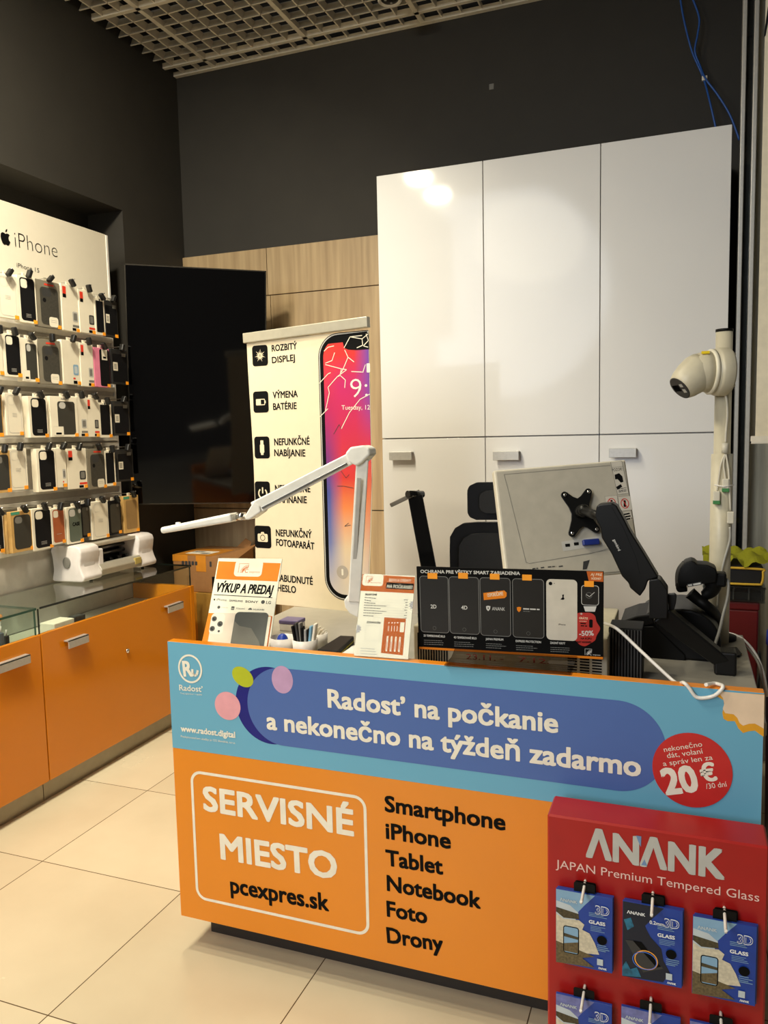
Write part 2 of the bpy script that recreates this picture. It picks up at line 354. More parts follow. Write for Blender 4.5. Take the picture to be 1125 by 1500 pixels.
# storefront frame and glass beside the tall cabinets
w1 = MB().box((.20, 3.78, .05), (1.6, 3.786, 3.95)).build('window_1', glass('window_glass', (.94, .96, .95), .5)); w1['kind'] = 'structure'; ROOT[w1.name] = Vector((0, 0, 0))
fr = MB().box((.192, 3.74, 0), (.209, 3.80, 4.0), 0, .003).box((.236, 3.74, 0), (.254, 3.80, 4.0), 0, .003).box((.209, 3.79, 0), (.236, 3.80, 4.0), 1)
fr.build('window_frame', [alu, black], w1)

# ================================================================== SERVICE COUNTER
CX0, CX1, CY = -1.382, .167, 1.85
ctr = thing('service_counter', 'orange service counter with a blue banner and printed service list on its front', 'counter', (-.6, 2.2, 0))
MB().box((CX0, CY, .105), (CX1, CY + .03, .938), 0, .0012, 1).build('front_panel', orange_sheet, ctr)
MB().box((CX0, CY + .03, .105), (CX0 + .03, 2.62, .83)).build('side_panel', orange_sheet, ctr)
MB().box((CX1 - .03, CY + .03, .105), (CX1, 2.62, .83)).build('side_panel', orange_sheet, ctr)
MB().box((-1.406, CY + .03, .83), (.176, 2.68, .86), 0, .002, 1).build('desk_top', mat('grey_laminate', (150, 146, 136), .3), ctr)
MB().box((-1.347, 1.95, 0), (.13, 2.58, .105)).build('plinth', mat('plinth_brown', (46, 40, 34), .5), ctr)
CF = Frame((CX0, CY, 0), (1, 0, 0), (0, 0, 1)); W = CX1 - CX0
P = Print(CF, (240, 930, 2.4457))
seam = .622
P.poly([(0.0006, seam), (W - .0006, seam), (W - .0006, .9372), (0.0006, .9372)], skyb, 0)
ul, vt = P.q(400, 117); _, vb = P.q(415, 395); P2 = (660, 960, 2.4194)
P.c = P2; ur, _ = P.q(765, 318); P.c = (240, 930, 2.4457); ull, _ = P.q(300, 235); unl, _ = P.q(258, 240)
r = (vt - vb) / 2; cv = (vt + vb) / 2
P.poly(disc(unl + r, cv, r, seg=64), navy, 1)
P.poly(rrect(ull, vb, ur, vt, r, 24), pillb, 2)
for (x, y, rx, ry, mm, rot) in ((283, 150, 40, 33, lime, -.5), (229, 254, 46, 50, pink, 0), (425, 160, 38, 49, lilac, 0)):
    a = P.q(x, y); e1 = P.q(x + rx, y); e2 = P.q(x, y + ry); P.poly(disc(a[0], a[1], e1[0] - a[0], a[1] - e2[1], 40, rot), mm, 3)
P.c = (1000, 980, 5.769)
mp = [(280, 225), (345, 262), (350, 300), (335, 370), (345, 420), (380, 440), (440, 440), (470, 500), (510, 540), (560, 525), (610, 520), (650, 550), (684, 572), (692, 215), (292, 190)]
P.pix(mp, mustard, 1)
mp = [(292, 185), (340, 245), (352, 290), (338, 335), (360, 372), (430, 382), (462, 412), (480, 455), (510, 478), (560, 462), (610, 460), (650, 482), (685, 503), (690, 220)]
P.pix(mp, cream, 2)
ban = P.build('blue_banner', ctr); ban['label'] = 'light blue banner with dark blue pill and coloured dots'
P = Print(CF, (240, 930, 2.4457), lift=.0014)
a = P.q(588, 257); capv = P.q(588, 195)[1] - a[1]
P.c = P2; b1 = P.q(382, 273); b2 = P.q(675, 428); P.c = (240, 930, 2.4457)
P.text_uv('Radost’ na počkanie', a, b1, capv, offw, 1, .028)
P.build('slogan_lettering', ban)
P = Print(CF, (240, 930, 2.4457), lift=.0014)
P.text_uv('a nekonečno na týždeň zadarmo', P.q(370, 335), b2, capv, offw, 1, .028)
P.build('slogan_lettering', ban)
P = Print(CF, (240, 930, 2.4457), lift=.0012)
c0 = P.q(95, 121); rr = P.q(138, 121)[0] - c0[0]; P.ring(disc(c0[0], c0[1], rr, rr * 1.04, 48), .0055, offw, 1)
P.text('R', (72, 147), (106, 147), (72, 95), offw, 1, .03)
P.line([P.q(103, 122), P.q(104, 138), P.q(110, 145), P.q(118, 143), P.q(122, 133), P.q(122, 126)], .0075, offw, 2)
P.text('Radost’', (57, 198), (141, 204), (57, 178), offw, 1, .012)
P.text('Tvoj operátor v appke', (60, 211), (138, 216), (60, 206), offw, 1)
P.text('www.radost.digital', (62, 344), (257, 368), (62, 324), offw, 1, .03)
P.text('Poskytovateľom služby je O2 Slovakia, s.r.o.', (62, 366), (258, 390), (62, 359), offw, 1)
P.build('provider_logo', ban)
P = Print(CF, P2, lift=.0020)
c0 = P.q(855, 406); ru = P.q(1000, 406)[0] - c0[0]; rv = c0[1] - P.q(855, 537)[1]
P.poly(disc(c0[0], c0[1], ru, rv, 56), redp, 0)
for t, l, rg, h in (('nekonečno', (758, 341), (893, 321), 14), ('dát, volaní', (769, 363), (896, 346), 15), ('a správ len za', (755, 391), (930, 368), 14), ('/30 dní', (907, 472), (981, 463), 15)):
    P.text(t, l, rg, (l[0], l[1] - h - 3), offw, 1)
P.text('20', (763, 491), (885, 477), (763, 405), offw, 1, .035); P.text('€', (892, 446), (948, 440), (892, 388), offw, 1, .03)
P.build('price_badge', ban)
CC = (240, 1080, 1.9397)
P = Print(CF, CC, lift=.0006)
tl = P.q(75, 92); br = P.q(585, 567); P.ring(rrect(tl[0], br[1], br[0], tl[1], .035, 8), .0085, offw, 0); P.build('white_frame_line', ctr)
for t_, l_, r_, tp, mm, bo in (('SERVISNÉ', (113, 205), (541, 279), (113, 140), offw, .03), ('MIESTO', (162, 343), (494, 403), (162, 276), offw, .03), ('pcexpres.sk', (190, 440), (470, 493), (190, 396), blackp, .025)):
    P = Print(CF, CC, lift=.0006); P.text(t_, l_, r_, tp, mm, 1, bo); P.build('service_point_lettering', ctr)
P = Print(CF, CC, lift=.0006)
cap = P.q(634, 437)[1] - 0; cap = P.q(634, 395)[1] - P.q(634, 437)[1]
for t, l, rg in (('Smartphone', (628, 209), (971, 264)), ('iPhone', (631, 286), (816, 316)), ('Tablet', (631, 362), (794, 389)), ('Notebook', (634, 434), (901, 486)), ('Foto', (634, 507), (749, 529)), ('Drony', (635, 582), (795, 608))):
    P = Print(CF, CC, lift=.0006); P.text(t, l, rg, None, blackp, 1, .028, cap=cap); P.build('service_list_lettering', ctr)

# ================================================================== RED DISPLAY STAND with hanging packs
SX0, SX1, SY, SZ = -.277, .170, 1.70, .664
st = thing('cardboard_display_stand', 'red cardboard display stand with hanging blue packs in front of the orange counter', 'display stand', (-.05, 1.77, 0))
MB().box((SX0, SY, 0), (SX1, 1.80, SZ), 0, .004, 1).build('body', redc, st)
SF = Frame((SX0, SY, 0), (1, 0, 0), (0, 0, 1))
P = Print(SF, (780, 1160, 3.261), lift=.0008)
P.text('ΛNΛNK', (255, 305), (918, 414), (255, 180), lgrey, 1, .035)
P.pix([(495, 207), (520, 211), (518, 262), (505, 235)], mat('steel_blue_print', (110, 140, 180), .5), 2); P.pix([(520, 348), (535, 320), (548, 352)], MATS['steel_blue_print'], 2)
P.text('JAPAN Premium Tempered Glass', (111, 360), (1083, 524), (111, 322), mat('pale_pink_print', (236, 196, 186), .5), 1)
P.build('header_lettering', st)
pblue = mat('pack_blue', (28, 62, 150), .35); pnavy = mat('pack_navy', (12, 20, 40), .35); psky = mat('pack_sky', (132, 170, 200), .4); pcloud = mat('pack_cloud', (190, 200, 205), .4)
pcliff = mat('pack_cliff', (70, 62, 40), .5, var=.4, scale=200); pwave = mat('pack_wave', (206, 196, 172), .5, var=.15, scale=150); prock = mat('pack_rock', (98, 84, 56), .5, var=.35, scale=180); pteal = mat('pack_teal', (30, 100, 130), .4, var=.4, scale=80)
pviolet = mat('pack_violet_sky', (112, 116, 170), .4, var=.2, scale=60)
def pack(px, kind, label, rear, row):
    y = SY - .012 - (0 if rear else .010)
    (tlx, tly), (brx, bry), hookx = px
    F = Frame(onY(y - .004, tlx, tly), (1, 0, 0), (0, 0, 1)); wd = .121; h = .172
    if rear: F = Frame(F.O + Vector((.003, 0, .004)), (1, 0, 0), (0, 0, 1))
    O = F.O
    t = thing('screen_protector_pack', label, 'screen protector pack', (O.x + wd / 2, y, O.z - h), 'screen protector packs on the red stand')
    MB().box((O.x, y - .0035, O.z - h), (O.x + wd, y + .0035, O.z), 0, .0006, 1).build('sleeve', [pblue if kind != 'dark' else pblue], t)
    F = Frame((O.x, y - .0035, O.z - h), (1, 0, 0), (0, 0, 1))
    ht = MB().prism([F.p(u, v, -.0045) for u, v in rrect(.038, h - .010, .083, h + .021, .004)], (0, .0012, 0))
    ht.build('hang_tab', black, t)
    P = Print(F, lift=.0004); sx, sy = wd / 272., h / 392.
    def q(x, yy): return ((x - 112) * sx, h - (yy - 460) * sy * 1.0)
    def sk(pts): return [(min(max(u, 0.0005), wd - .0005), min(max(v, .0005), h - .0005)) for u, v in [q(a, b - (a - 112) * .17) for a, b in pts]]
    top = psky if kind == 'coast' else (pnavy if kind == 'dark' else pviolet)
    P.poly([(.0005, h * .55), (wd - .0005, h * .55), (wd - .0005, h - .0005), (.0005, h - .0005)], pblue, 0)
    P.poly(sk([(112, 460), (300, 492), (250, 545), (216, 585), (225, 612), (112, 590)]), top, 1)
    if kind != 'dark':
        P.poly(sk([(112, 520), (180, 545), (222, 585), (200, 640), (112, 620)]), pcloud, 2)
        P.poly(sk([(112, 555), (175, 575), (222, 590), (225, 618), (150, 612), (112, 580)]), pcliff, 3)
        P.poly(sk([(112, 590), (150, 618), (225, 622), (250, 645), (240, 672), (275, 690), (300, 740), (322, 800), (112, 790)]), pwave, 4)
        P.poly(sk([(112, 735), (200, 770), (300, 812), (240, 822), (300, 870), (112, 855)]), prock, 5)
        a = sk([(148, 650), (225, 663), (225, 806), (148, 795)]); P.poly(rrect(a[0][0], a[3][1], a[1][0], a[0][1], .006), blackp, 6)
        P.poly(rrect(a[0][0] + .002, a[3][1] + .002, a[1][0] - .002, a[0][1] - .002, .004), psky, 7)
        P.poly([(a[0][0] + .002, a[3][1] + .004), (a[1][0] - .002, a[3][1] + .004), (a[1][0] - .002, a[3][1] + .03), (a[0][0] + .002, a[3][1] + .022)], prock, 8)
        P.poly([(a[0][0] + .002, a[3][1] + .038), (a[1][0] - .002, a[3][1] + .036), (a[1][0] - .002, a[3][1] + .042), (a[0][0] + .002, a[3][1] + .046)], pcliff, 8)
    else:
        P.poly(sk([(112, 500), (216, 590), (240, 640), (290, 700), (300, 760), (330, 820), (300, 870), (112, 855)]), pnavy, 2)
        P.poly(sk([(118, 555), (150, 545), (165, 590), (135, 610)]), pteal, 3)
        P.poly(sk([(125, 660), (200, 668), (300, 800), (210, 825)]), dgrey, 4); P.poly(sk([(160, 662), (200, 668), (290, 790), (270, 796)]), blackp, 5)
        c0 = sk([(222, 760)])[0]; P.ring(disc(c0[0], c0[1], .024, .022, 40), .0025, mat('glow_ring_orange', (232, 160, 70), .4), 6); P.ring(disc(c0[0] - .003, c0[1] - .002, .025, .020, 40), .0015, mat('glow_ring_blue', (70, 120, 220), .4), 7)
        P.poly(sk([(112, 800), (130, 770), (150, 812), (180, 800), (200, 850), (112, 848)]), pteal, 5)
    inkw = mat('pack_white_ink', (226, 228, 230), .4)
    P.text_uv('ΛNΛNK', q(132, 520 - 3), q(216, 520 - 3), .0065, inkw if kind == 'dark' else pcloud, 9, .03)
    P.text_uv('3D', q(302, 582 - 32), q(368, 582 - 32), .0185, inkw, 9, .035); P.text_uv('3D', q(304, 580 - 32), q(366, 580 - 32), .0165, pblue, 10, -.0)
    if kind == 'dark': P.text_uv('0.2mm', q(236, 575 - 26), q(300, 575 - 26), .0075, inkw, 9, .02)
    P.text_uv('GLASS', q(272, 634 - 28), q(350, 634 - 28), .0075, inkw, 9, .04)
    for yy in (588, 596, 604): P.c = (0, 0, 1); P.line([q(272, yy - 28 - 10), q(272 + random.randint(60, 92), yy - 28 - 10)], .0012, psky, 9)
    for yy in (648, 656, 664, 672): P.line([q(280, yy - 30), q(280 + random.randint(50, 75), yy - 30)], .0010, psky, 9)
    a = q(334, 685); P.poly(disc(a[0], a[1], .0105), blackp, 9)
    for yy in (712, 722, 732, 740): P.line([q(312, yy), q(312 + random.randint(40, 60), yy)], .0014, psky, 9)
    a = q(312, 818); b = q(340, 785); P.poly([a, (b[0], a[1]), b, (a[0], b[1])], pcloud, 9); P.text_uv('ΛNΛNK', q(318, 838), q(358, 838), .0045, inkw, 9, .03)
    P.build('printed_face', t); return t
R1 = [((112, 462), (380, 900), 240, 'coast'), ((431, 520), (703, 968), 570, 'dark'), ((767, 592), (1050, 1048), 918, 'coast')]
R2 = [((112, 962), (380, 1400), 240, 'violet'), ((424, 1022), (700, 1500), 560, 'violet'), ((752, 1092), (1040, 1500), 900, 'violet')]
names = [['coast print glass pack on the left hook of the top row', 'dark navy pack with a glowing ring in the middle of the top row', 'coast print glass pack on the right hook of the top row'],
         ['violet sky pack cut by the frame under the left coast pack', 'violet sky pack cut by the frame under the dark ring pack', 'violet sky pack cut by the frame under the right coast pack']]
for ri, R_ in enumerate((R1, R2)):
    for k, (tl, br, hx, kind) in enumerate(R_):
        f = lambda p: (780 + p[0] / 3.261, 1160 + p[1] / 3.261)
        fl = pack((f(tl), f(br), hx), kind, names[ri][k], False, ri)
        if ri == 0: pack((f(tl), f(br), hx), 'violet' if kind == 'dark' else 'coast', 'rear pack hidden behind the ' + ['left coast print pack', 'dark glowing ring pack', 'right coast print pack'][k] + ' of the top row', True, ri)
        xh = fl.location.x; zh = fl.location.z + .172 + .012
        MB().tube([(xh, SY, zh + .004), (xh, SY - .02, zh + .002), (xh, SY - .07, zh - .004), (xh, SY - .078, zh + .001)], .0032, 8, smooth=3).build('hook', white, st)

# ================================================================== COUNTER TOP SIGNS
def pc_logo(P, bx, by, s, m):      # sunburst arc over the shop initials, uv metres
    P.ring([(bx + x * s, by + y * s) for x, y in ((0, 0), (0, 1), (1.05, 1), (1.05, .55), (1.0, .55), (1.0, .95), (.05, .95), (.05, 0))], .03 * s, m, 2)
    for k in range(9):
        a = math.radians(90 + 90 * k / 8); c = (bx + 1.0 * s, by + .05 * s)
        P.line([(c[0] + .55 * s * math.cos(a), c[1] + .55 * s * math.sin(a)), (c[0] + .78 * s * math.cos(a), c[1] + .78 * s * math.sin(a))], .06 * s, m, 2)
    P.line([(bx + 1.0 * s + .5 * s * math.cos(math.radians(90 + 9 * k)), by + .05 * s + .5 * s * math.sin(math.radians(90 + 9 * k))) for k in range(11)], .1 * s, m, 2)
    P.text_uv('PC', (bx + .45 * s, by + 0 * s), (bx + 1.05 * s, by), .42 * s, m, 2, .01); P.text_uv('express', (bx + 1.2 * s, by), (bx + 2.3 * s, by), .22 * s, m, 2)
blogo = mat('logo_burnt_orange', (206, 106, 40), .5); rust = mat('rust_print', (190, 96, 40), .6, spec=.15)
# -- buy and sell sign
F = tilted(-1.282, 2.045, .862, .154, .522); wv, hv = .218, .305
O = Frame(F.p(-wv / 2, 0), F.U, F.V)
sg = thing('counter_sign', 'white leaning sign with orange header reading VÝKUP A PREDAJ on the counter', 'sign', (-1.282, 2.045, .86))
MB(O.mat()).box((0, 0, -.004), (wv, hv, 0), 0, .0008, 1).build('poster', offw, sg)
MB(O.mat()).box((-.003, -.0, .0012), (wv + .003, hv + .004, .0026)).build('acrylic_sheet', clear, sg)
MB().prism([(-1.39, 2.045, .861), (-1.17, 2.079, .861), (-1.19, 2.20, .861), (-1.41, 2.166, .861)], (0, 0, .003)).build('acrylic_foot', clear, sg)
P = Print(O, (290, 810, 8.654), lift=.0002, step=.0001)
P.pix([(262, 105), (1050, 130), (1005, 362), (226, 330)], orangep, 0)
a = P.q(467, 108); b = P.q(803, 302); P.poly(rrect(P.q(455, 260)[0], b[1], P.q(835, 130)[0] - .002, a[1] + .004, .012), offw, 1)
a = P.q(505, 250); b = P.q(512, 130); pc_logo(P, a[0], a[1], b[1] - a[1], blogo)
P.text('VÝKUP A PREDAJ', (228, 491), (948, 527), (240, 380), blackp, 1, .025, .18)
P.line([P.q(200, 528), P.q(943, 568)], .0022, blackp, 1)
a = P.q(210, 590); apple(P, a[0], a[1], .0075, blackp)
P.text('iPhone', (236, 603), (361, 611), (236, 575), dgrey, 1); P.text('SAMSUNG', (396, 614), (566, 624), (396, 590), dgrey, 1, .02); P.text('SONY', (598, 628), (761, 636), (598, 602), blackp, 1, .025)
a = P.q(824, 622); P.poly(disc(a[0], a[1], .0062), dgrey, 1); P.text('LG', (862, 643), (922, 648), (862, 608), dgrey, 1, .02)
a = P.q(264, 688); P.poly(disc(a[0], a[1], .0050), dgrey, 1); P.text('motorola', (296, 694), (379, 699), (296, 682), mgrey, 1)
a = P.q(418, 722); b = P.q(466, 678); P.poly(rrect(a[0], a[1], b[0], b[1], .002), dgrey, 1); P.text('mi', (426, 712), (458, 713), (426, 692), offw, 2); P.text('Xiaomi', (478, 713), (590, 718), (478, 690), dgrey, 1)
a = P.q(660, 722)
for k in range(6):
    g = math.radians(20 + 28 * k); P.poly(disc(a[0] + .0042 * math.cos(g), a[1] + .0042 * math.sin(g), .0030, .0013, 14, g), dgrey, 1)
P.text('HUAWEI', (698, 725), (838, 731), (698, 706), dgrey, 1, .015)
P.pix([(135, 760), (940, 800), (830, 1330), (10, 1300)], orangep, 0)
a = P.q(190, 757); P.poly(rrect(P.q(190, 757)[0] - .0, .0, P.q(480, 757)[0] + .02, a[1], .012), mat('phone_back_white', (222, 206, 192), .5), 1)
a = P.q(150, 1010); b = P.q(352, 770); P.poly(rrect(a[0] - .004, a[1] - .004, b[0], b[1], .012), mat('camera_bump_white', (232, 218, 206), .5), 2)
for x, y_, rr in ((208, 835, 33), (280, 900, 36), (182, 960, 34), (264, 992, 15)):
    a = P.q(x, y_); e = P.q(x + rr, y_)[0] - a[0]; P.poly(disc(a[0], a[1], e), dgrey, 3)
    if rr > 20: P.ring(disc(a[0], a[1], e), e * .12, mgrey, 4); P.poly(disc(a[0], a[1], e * .42), blackp, 4); P.poly(disc(a[0] + e * .12, a[1] + e * .12, e * .14), mgrey, 5)
a = P.q(405, 1140); b = P.q(890, 765); tl = P.q(500, 745)
u0, u1, v1 = P.q(470, 800)[0], P.q(893, 830)[0], P.q(690, 752)[1]
P.poly(rrect(u0, -.0, u1, v1, .014), mat('phone_front_dark', (40, 42, 42), .3), 3)
P.poly([(u0 + .001, .0), (u1 - .004, .0), (u1 - .02, .035), (u0 + .06, .075), (u0 + .02, v1 - .045), (u0 + .001, v1 - .03)], mat('phone_front_grey', (92, 88, 80), .4), 4)
P.poly(rrect(u1 - .001, 0, u1 + .008, v1 - .012, .003), offw, 4); P.poly([(u1 + .008, 0), (u1 + .012, 0), (u1 + .012, v1 - .012), (u1 + .008, v1 - .012)], rust, 2)
P.build('printed_face', sg)
# -- repair price sign
F = tilted(-.729, 1.857, .9395, .048, .385); wv, hv = .151, .221
O = Frame(F.p(-wv / 2, 0), F.U, F.V)
sg = thing('counter_sign', 'small acrylic price sign reading NA POČKANIE on the orange counter edge', 'sign', (-.729, 1.86, .938))
MB(O.mat()).box((.002, .002, -.003), (wv - .002, hv - .002, 0)).build('poster', offw, sg)
MB(O.mat()).box((0, 0, .0012), (wv, hv, .0026)).build('acrylic_sheet', clear, sg)
MB().prism([(-.804, 1.854, .9384), (-.653, 1.861, .9384), (-.656, 1.935, .9384), (-.807, 1.928, .9384)], (0, 0, .003)).build('acrylic_foot', clear, sg)
P = Print(O, (505, 830, 9.78), lift=.0002, step=.0001)
P.pix([(254, 108), (1004, 150), (990, 385), (222, 345)], rust, 0)
a = P.q(262, 112); b = P.q(545, 282); P.poly(rrect(P.q(255, 200)[0], b[1], P.q(552, 200)[0], a[1] + .002, .007), offw, 1)
a = P.q(300, 232); b = P.q(303, 135); pc_logo(P, a[0], a[1], b[1] - a[1], blogo)
P.text('SERVIS A OPRAVY', (628, 214), (950, 224), (628, 172), offw, 1, .0, .15)
P.pix([(600, 225), (992, 245), (982, 335), (588, 315)], blackp, 1); P.text('NA POČKANIE!', (602, 303), (968, 322), (602, 256), offw, 2, .006, .15)
P.text('ZÁKLADNÝ CENNÍK', (290, 410), (462, 415), (290, 385), blackp, 1, .02)
for k in range(8):
    y0 = 440 + 37 * k; P.bars(286 - 3 * k, y0, 286 + random.randint(90, 330), y0 + random.randint(8, 20), dgrey, 9); P.bars(850 - random.randint(0, 40) + 30, y0 + 36, 908 - 3 * k, y0 + 38, dgrey, 8)
    P.line([P.q(290 - 3 * k, y0 + 18), P.q(900 - 3 * k, y0 + 52)], .0003, lgrey, 1)
P.text('ZOZNAM SLUŽIEB', (314, 808), (512, 818), (314, 782), blackp, 1, .015)
P.ring([P.q(303, 838), P.q(517, 850), P.q(500, 1070), P.q(285, 1055)], .0006, lgrey, 1)
P.pix([(568, 725), (876, 745), (832, 1272), (518, 1235)], rust, 0)
for x in (633, 678, 718, 758):
    a = P.q(x, 805); P.poly(disc(a[0], a[1], .0018), offw, 1); P.line([P.q(x - 6, 850), P.q(x - 8, 925)], .0016, offw, 1)
a = P.q(786, 938); b = P.q(858, 800); P.poly(rrect(a[0], a[1], b[0], b[1], .002), offw, 1)
for x in (614, 673, 734, 793):
    a = P.q(x - 34, 1212 + (x - 614) * .06); b = P.q(x + 14 + 12, 997 + (x - 614) * .06); P.poly(rrect(a[0] + .0005, a[1], a[0] + .0052, b[1], .0015), offw, 1)
    P.line([P.q(x - 14, 1190), P.q(x - 8, 1075)], .0016, rust, 2); c0 = P.q(x + 1, 1030); P.ring(disc(c0[0], c0[1], .0018, None, 16), .0005, rust, 2)
for k, y0 in enumerate((1168, 1205, 1245)): P.bars(225, y0, 430 + 15 * k, y0 + 14, lgrey, 10); a = P.q(190, y0); P.poly(disc(a[0], a[1], .0009, None, 10), orangep, 1)
gear = mat('gear_grey_print', (168, 164, 168), .5)
for (x, y_) in ((175, 890), (985, 550)):
    c0 = P.q(x, y_); pts = []
    for k in range(40):
        g = 2 * math.pi * k / 40; rr = .0095 if k % 4 < 2 else .0125; pts.append((min(max(c0[0] + rr * math.cos(g), .0015), wv - .0015), c0[1] + rr * math.sin(g)))
    P.poly(pts, gear, 0)
P.build('printed_face', sg)
# -- protection sign
F = tilted(-.416, 1.948, .95, .078, -.043); wv, hv = .468, .222
O = Frame(F.p(-wv / 2, 0), F.U, F.V)
sg = thing('counter_sign', 'wide black sign with phone outlines on a clear base on the counter edge', 'sign', (-.416, 1.9, .938))
MB(O.mat()).box((0, 0, -.004), (wv, hv, 0), 0, .0006, 1).build('board', blackp, sg)
bx0, bx1 = onY(1.845, 652, 975).x, onY(1.845, 835, 985).x
bs = MB().prism([(bx0, 1.838, .9385), (bx0, 1.838, .9425), (bx0, 1.90, .9445), (bx0, 1.935, .958), (bx0, 1.945, .956), (bx0, 1.945, .9385)], (bx1 - bx0, .016, 0)).build('acrylic_base', glass('smoky_acrylic', (.62, .58, .52), 1.2), sg)
BF = Frame((bx0, 1.9395, .9385), (1, .05, 0), (0, 0, 1))
P = Print(O, (600, 820, 3.75), lift=.0003, step=.00015)
led = mat('dim_red_print', (150, 44, 36), .5)
gw = mat('sign_white_ink', (204, 204, 200), .5); gg = mat('sign_grey_ink', (120, 120, 118), .5)
P.text('OCHRANA PRE VŠETKY SMART ZARIADENIA', (60, 72), (607, 83), (60, 55), gw, 1, .025)
scr = mat('sign_phone_screen', (26, 25, 25), .3)
for k, (x0, y0, x1, y1) in enumerate(((62, 88, 212, 400), (222, 92, 380, 408), (390, 97, 554, 419), (567, 103, 738, 429))):
    a = P.q(x0, y1 - 4); b = P.q(x1, y0 + 4); rr_ = rrect(a[0], a[1], b[0], b[1], .009, 6); P.poly(rr_, scr, 0); P.ring(rr_, .0014, gg, 1)
    c0 = P.q((x0 + x1) / 2, y1 - 25); P.ring(disc(c0[0], c0[1], .0046, None, 20), .0005, gg, 1)
P.text('2D', (116, 266), (148, 267), (116, 246), gw, 1, .02); P.text('4D', (284, 272), (318, 273), (284, 252), gw, 1, .02)
P.text('ANANK', (453, 277), (524, 280), (453, 259), gw, 1)
def shield(x, y_, mm, wdt=12):
    P.pix([(x - wdt, y_ - 12), (x, y_ - 15), (x + wdt, y_ - 12), (x + wdt - 2, y_ + 4), (x, y_ + 15), (x - wdt + 2, y_ + 4)], mm, 1)
shield(432, 267, gw); P.pix([(427, 262), (437, 262), (432, 272)], scr, 2); shield(601, 273, orangep)
P.bars(624, 269, 714, 273, gw, 7); P.bars(624, 282, 662, 284, gg, 3)
P.pix([(405, 182), (520, 168), (533, 180), (533, 200), (522, 210), (408, 221)], orangep, 2); P.text('ODPORÚČAME!', (428, 204), (515, 194), (428, 185), cream, 3, .02)
a = P.q(752, 438); b = P.q(921, 110); P.poly(rrect(a[0], a[1], b[0], b[1], .011, 6), mat('sign_phone_white', (206, 200, 186), .5), 1)
a = P.q(774, 130); P.poly(disc(a[0], a[1], .0045), blackp, 2); a = P.q(795, 129); P.poly(disc(a[0], a[1], .001), blackp, 2)
P.pix([(828, 218), (840, 205), (838, 192), (848, 190), (846, 205), (852, 214), (844, 220)], blackp, 2); P.text('iPhone', (818, 358), (857, 360), (818, 350), blackp, 2, .01)
P.pix([(972, 62), (1062, 66), (1064, 121), (984, 116)], rust, 1); P.text('AJ PRE', (994, 87), (1058, 89), (994, 73), cream, 2, .02, .1); P.text('HODINKY', (998, 108), (1054, 110), (998, 96), cream, 2, .02, .1)
red2 = mat('sign_red', (176, 40, 32), .5)
blob = [P.q(965 + 80 * (1 + .08 * math.cos(7 * g)) * math.cos(g) - 5, 378 + 92 * (1 + .05 * math.sin(5 * g)) * math.sin(g)) for g in [2 * math.pi * k / 60 for k in range(60)]]
P.poly(blob, red2, 0)
P.pix([(955, 255), (1027, 255), (1018, 285), (965, 284)], gw, 1); a = P.q(943, 248); b = P.q(1040, 142); P.poly(rrect(a[0], a[1], b[0], b[1], .007), gw, 2); P.poly(rrect(a[0] + .0012, a[1] + .0012, b[0] - .0012, b[1] - .0012, .006), scr, 3)
c0 = P.q(985, 195); P.ring(disc(c0[0], c0[1], .0075), .0008, gg, 4); P.line([P.q(970, 190), P.q(988, 202), P.q(1016, 178)], .0012, gw, 4)
P.text('+', (936, 304), (951, 304), (936, 290), gw, 1, .03); P.text('GRÁTIS', (931, 325), (979, 328), (931, 314), cream, 1, .02, .1)
P.bars(933, 337, 972, 338, cream, 3); P.bars(938, 349, 972, 351, blackp, 6); P.bars(940, 362, 975, 364, blackp, 6); a = P.q(986, 372); b = P.q(1006, 328); P.poly(rrect(a[0], a[1], b[0], b[1], .003), blackp, 1)
P.text('-50%', (932, 418), (1012, 415), (932, 392), gw, 1, .02); P.text('NA KÚPU', (940, 437), (1000, 438), (940, 427), blackp, 1, .03); P.text('SMART HODINIEK', (908, 456), (1000, 458), (908, 446), blackp, 1, .03)
for t, l, rg in (('2D TEMPEROVANÉ SKLO', (77, 421), (195, 427)), ('4D TEMPEROVANÉ SKLO', (243, 431), (368, 437)), ('JAPAN PREMIUM', (418, 440), (515, 444)), ('EXPRESS PROTECTION', (583, 451), (722, 458)), ('ZADNÝ KRYT', (772, 461), (855, 465))):
    P.text(t, l, rg, (l[0], l[1] - 11), gw, 1, .02)
    for k in range(3): P.bars(l[0] + 2, l[1] + 20 + 11 * k, l[0] + random.randint(80, 120), l[1] + 24 + 11 * k, gg, 3)
a = P.q(962, 522); b = P.q(962, 487); pc_logo(P, a[0], a[1], b[1] - a[1], gw)
P.poly([(.001, .001), (wv - .001, .001), (wv - .001, .007), (.001, .007)], orangep, 1)
P.build('printed_face', sg)
P = Print(Frame((0, 1.946, .938), (1, .05, 0), (0, 0, 1)), (600, 820, 3.75), lift=.0)
for (x, y_) in ((100, 73), (268, 72), (442, 77), (619, 82), (960, 117)):
    Q = Print(O, (600, 820, 3.75)); a = Q.q(x, y_ + 30); b = Q.q(x + 52, y_); Q.bm.free()
    tg = MB(O.mat()).box((a[0], a[1], .0005), (b[0], b[1], .0016)).build('price_sticker', tag_or, sg)
P = Print(Frame((bx0, 1.9365, .9385), (1, .08, 0), (0, 0, 1)), (600, 820, 3.75), lift=0)
P.text('23.11. -', (310, 545), (515, 557), (310, 517), led, 0, .01); P.text('7.12.', (600, 560), (768, 572), (600, 534), led, 0, .01)
P.build('date_lettering', sg)

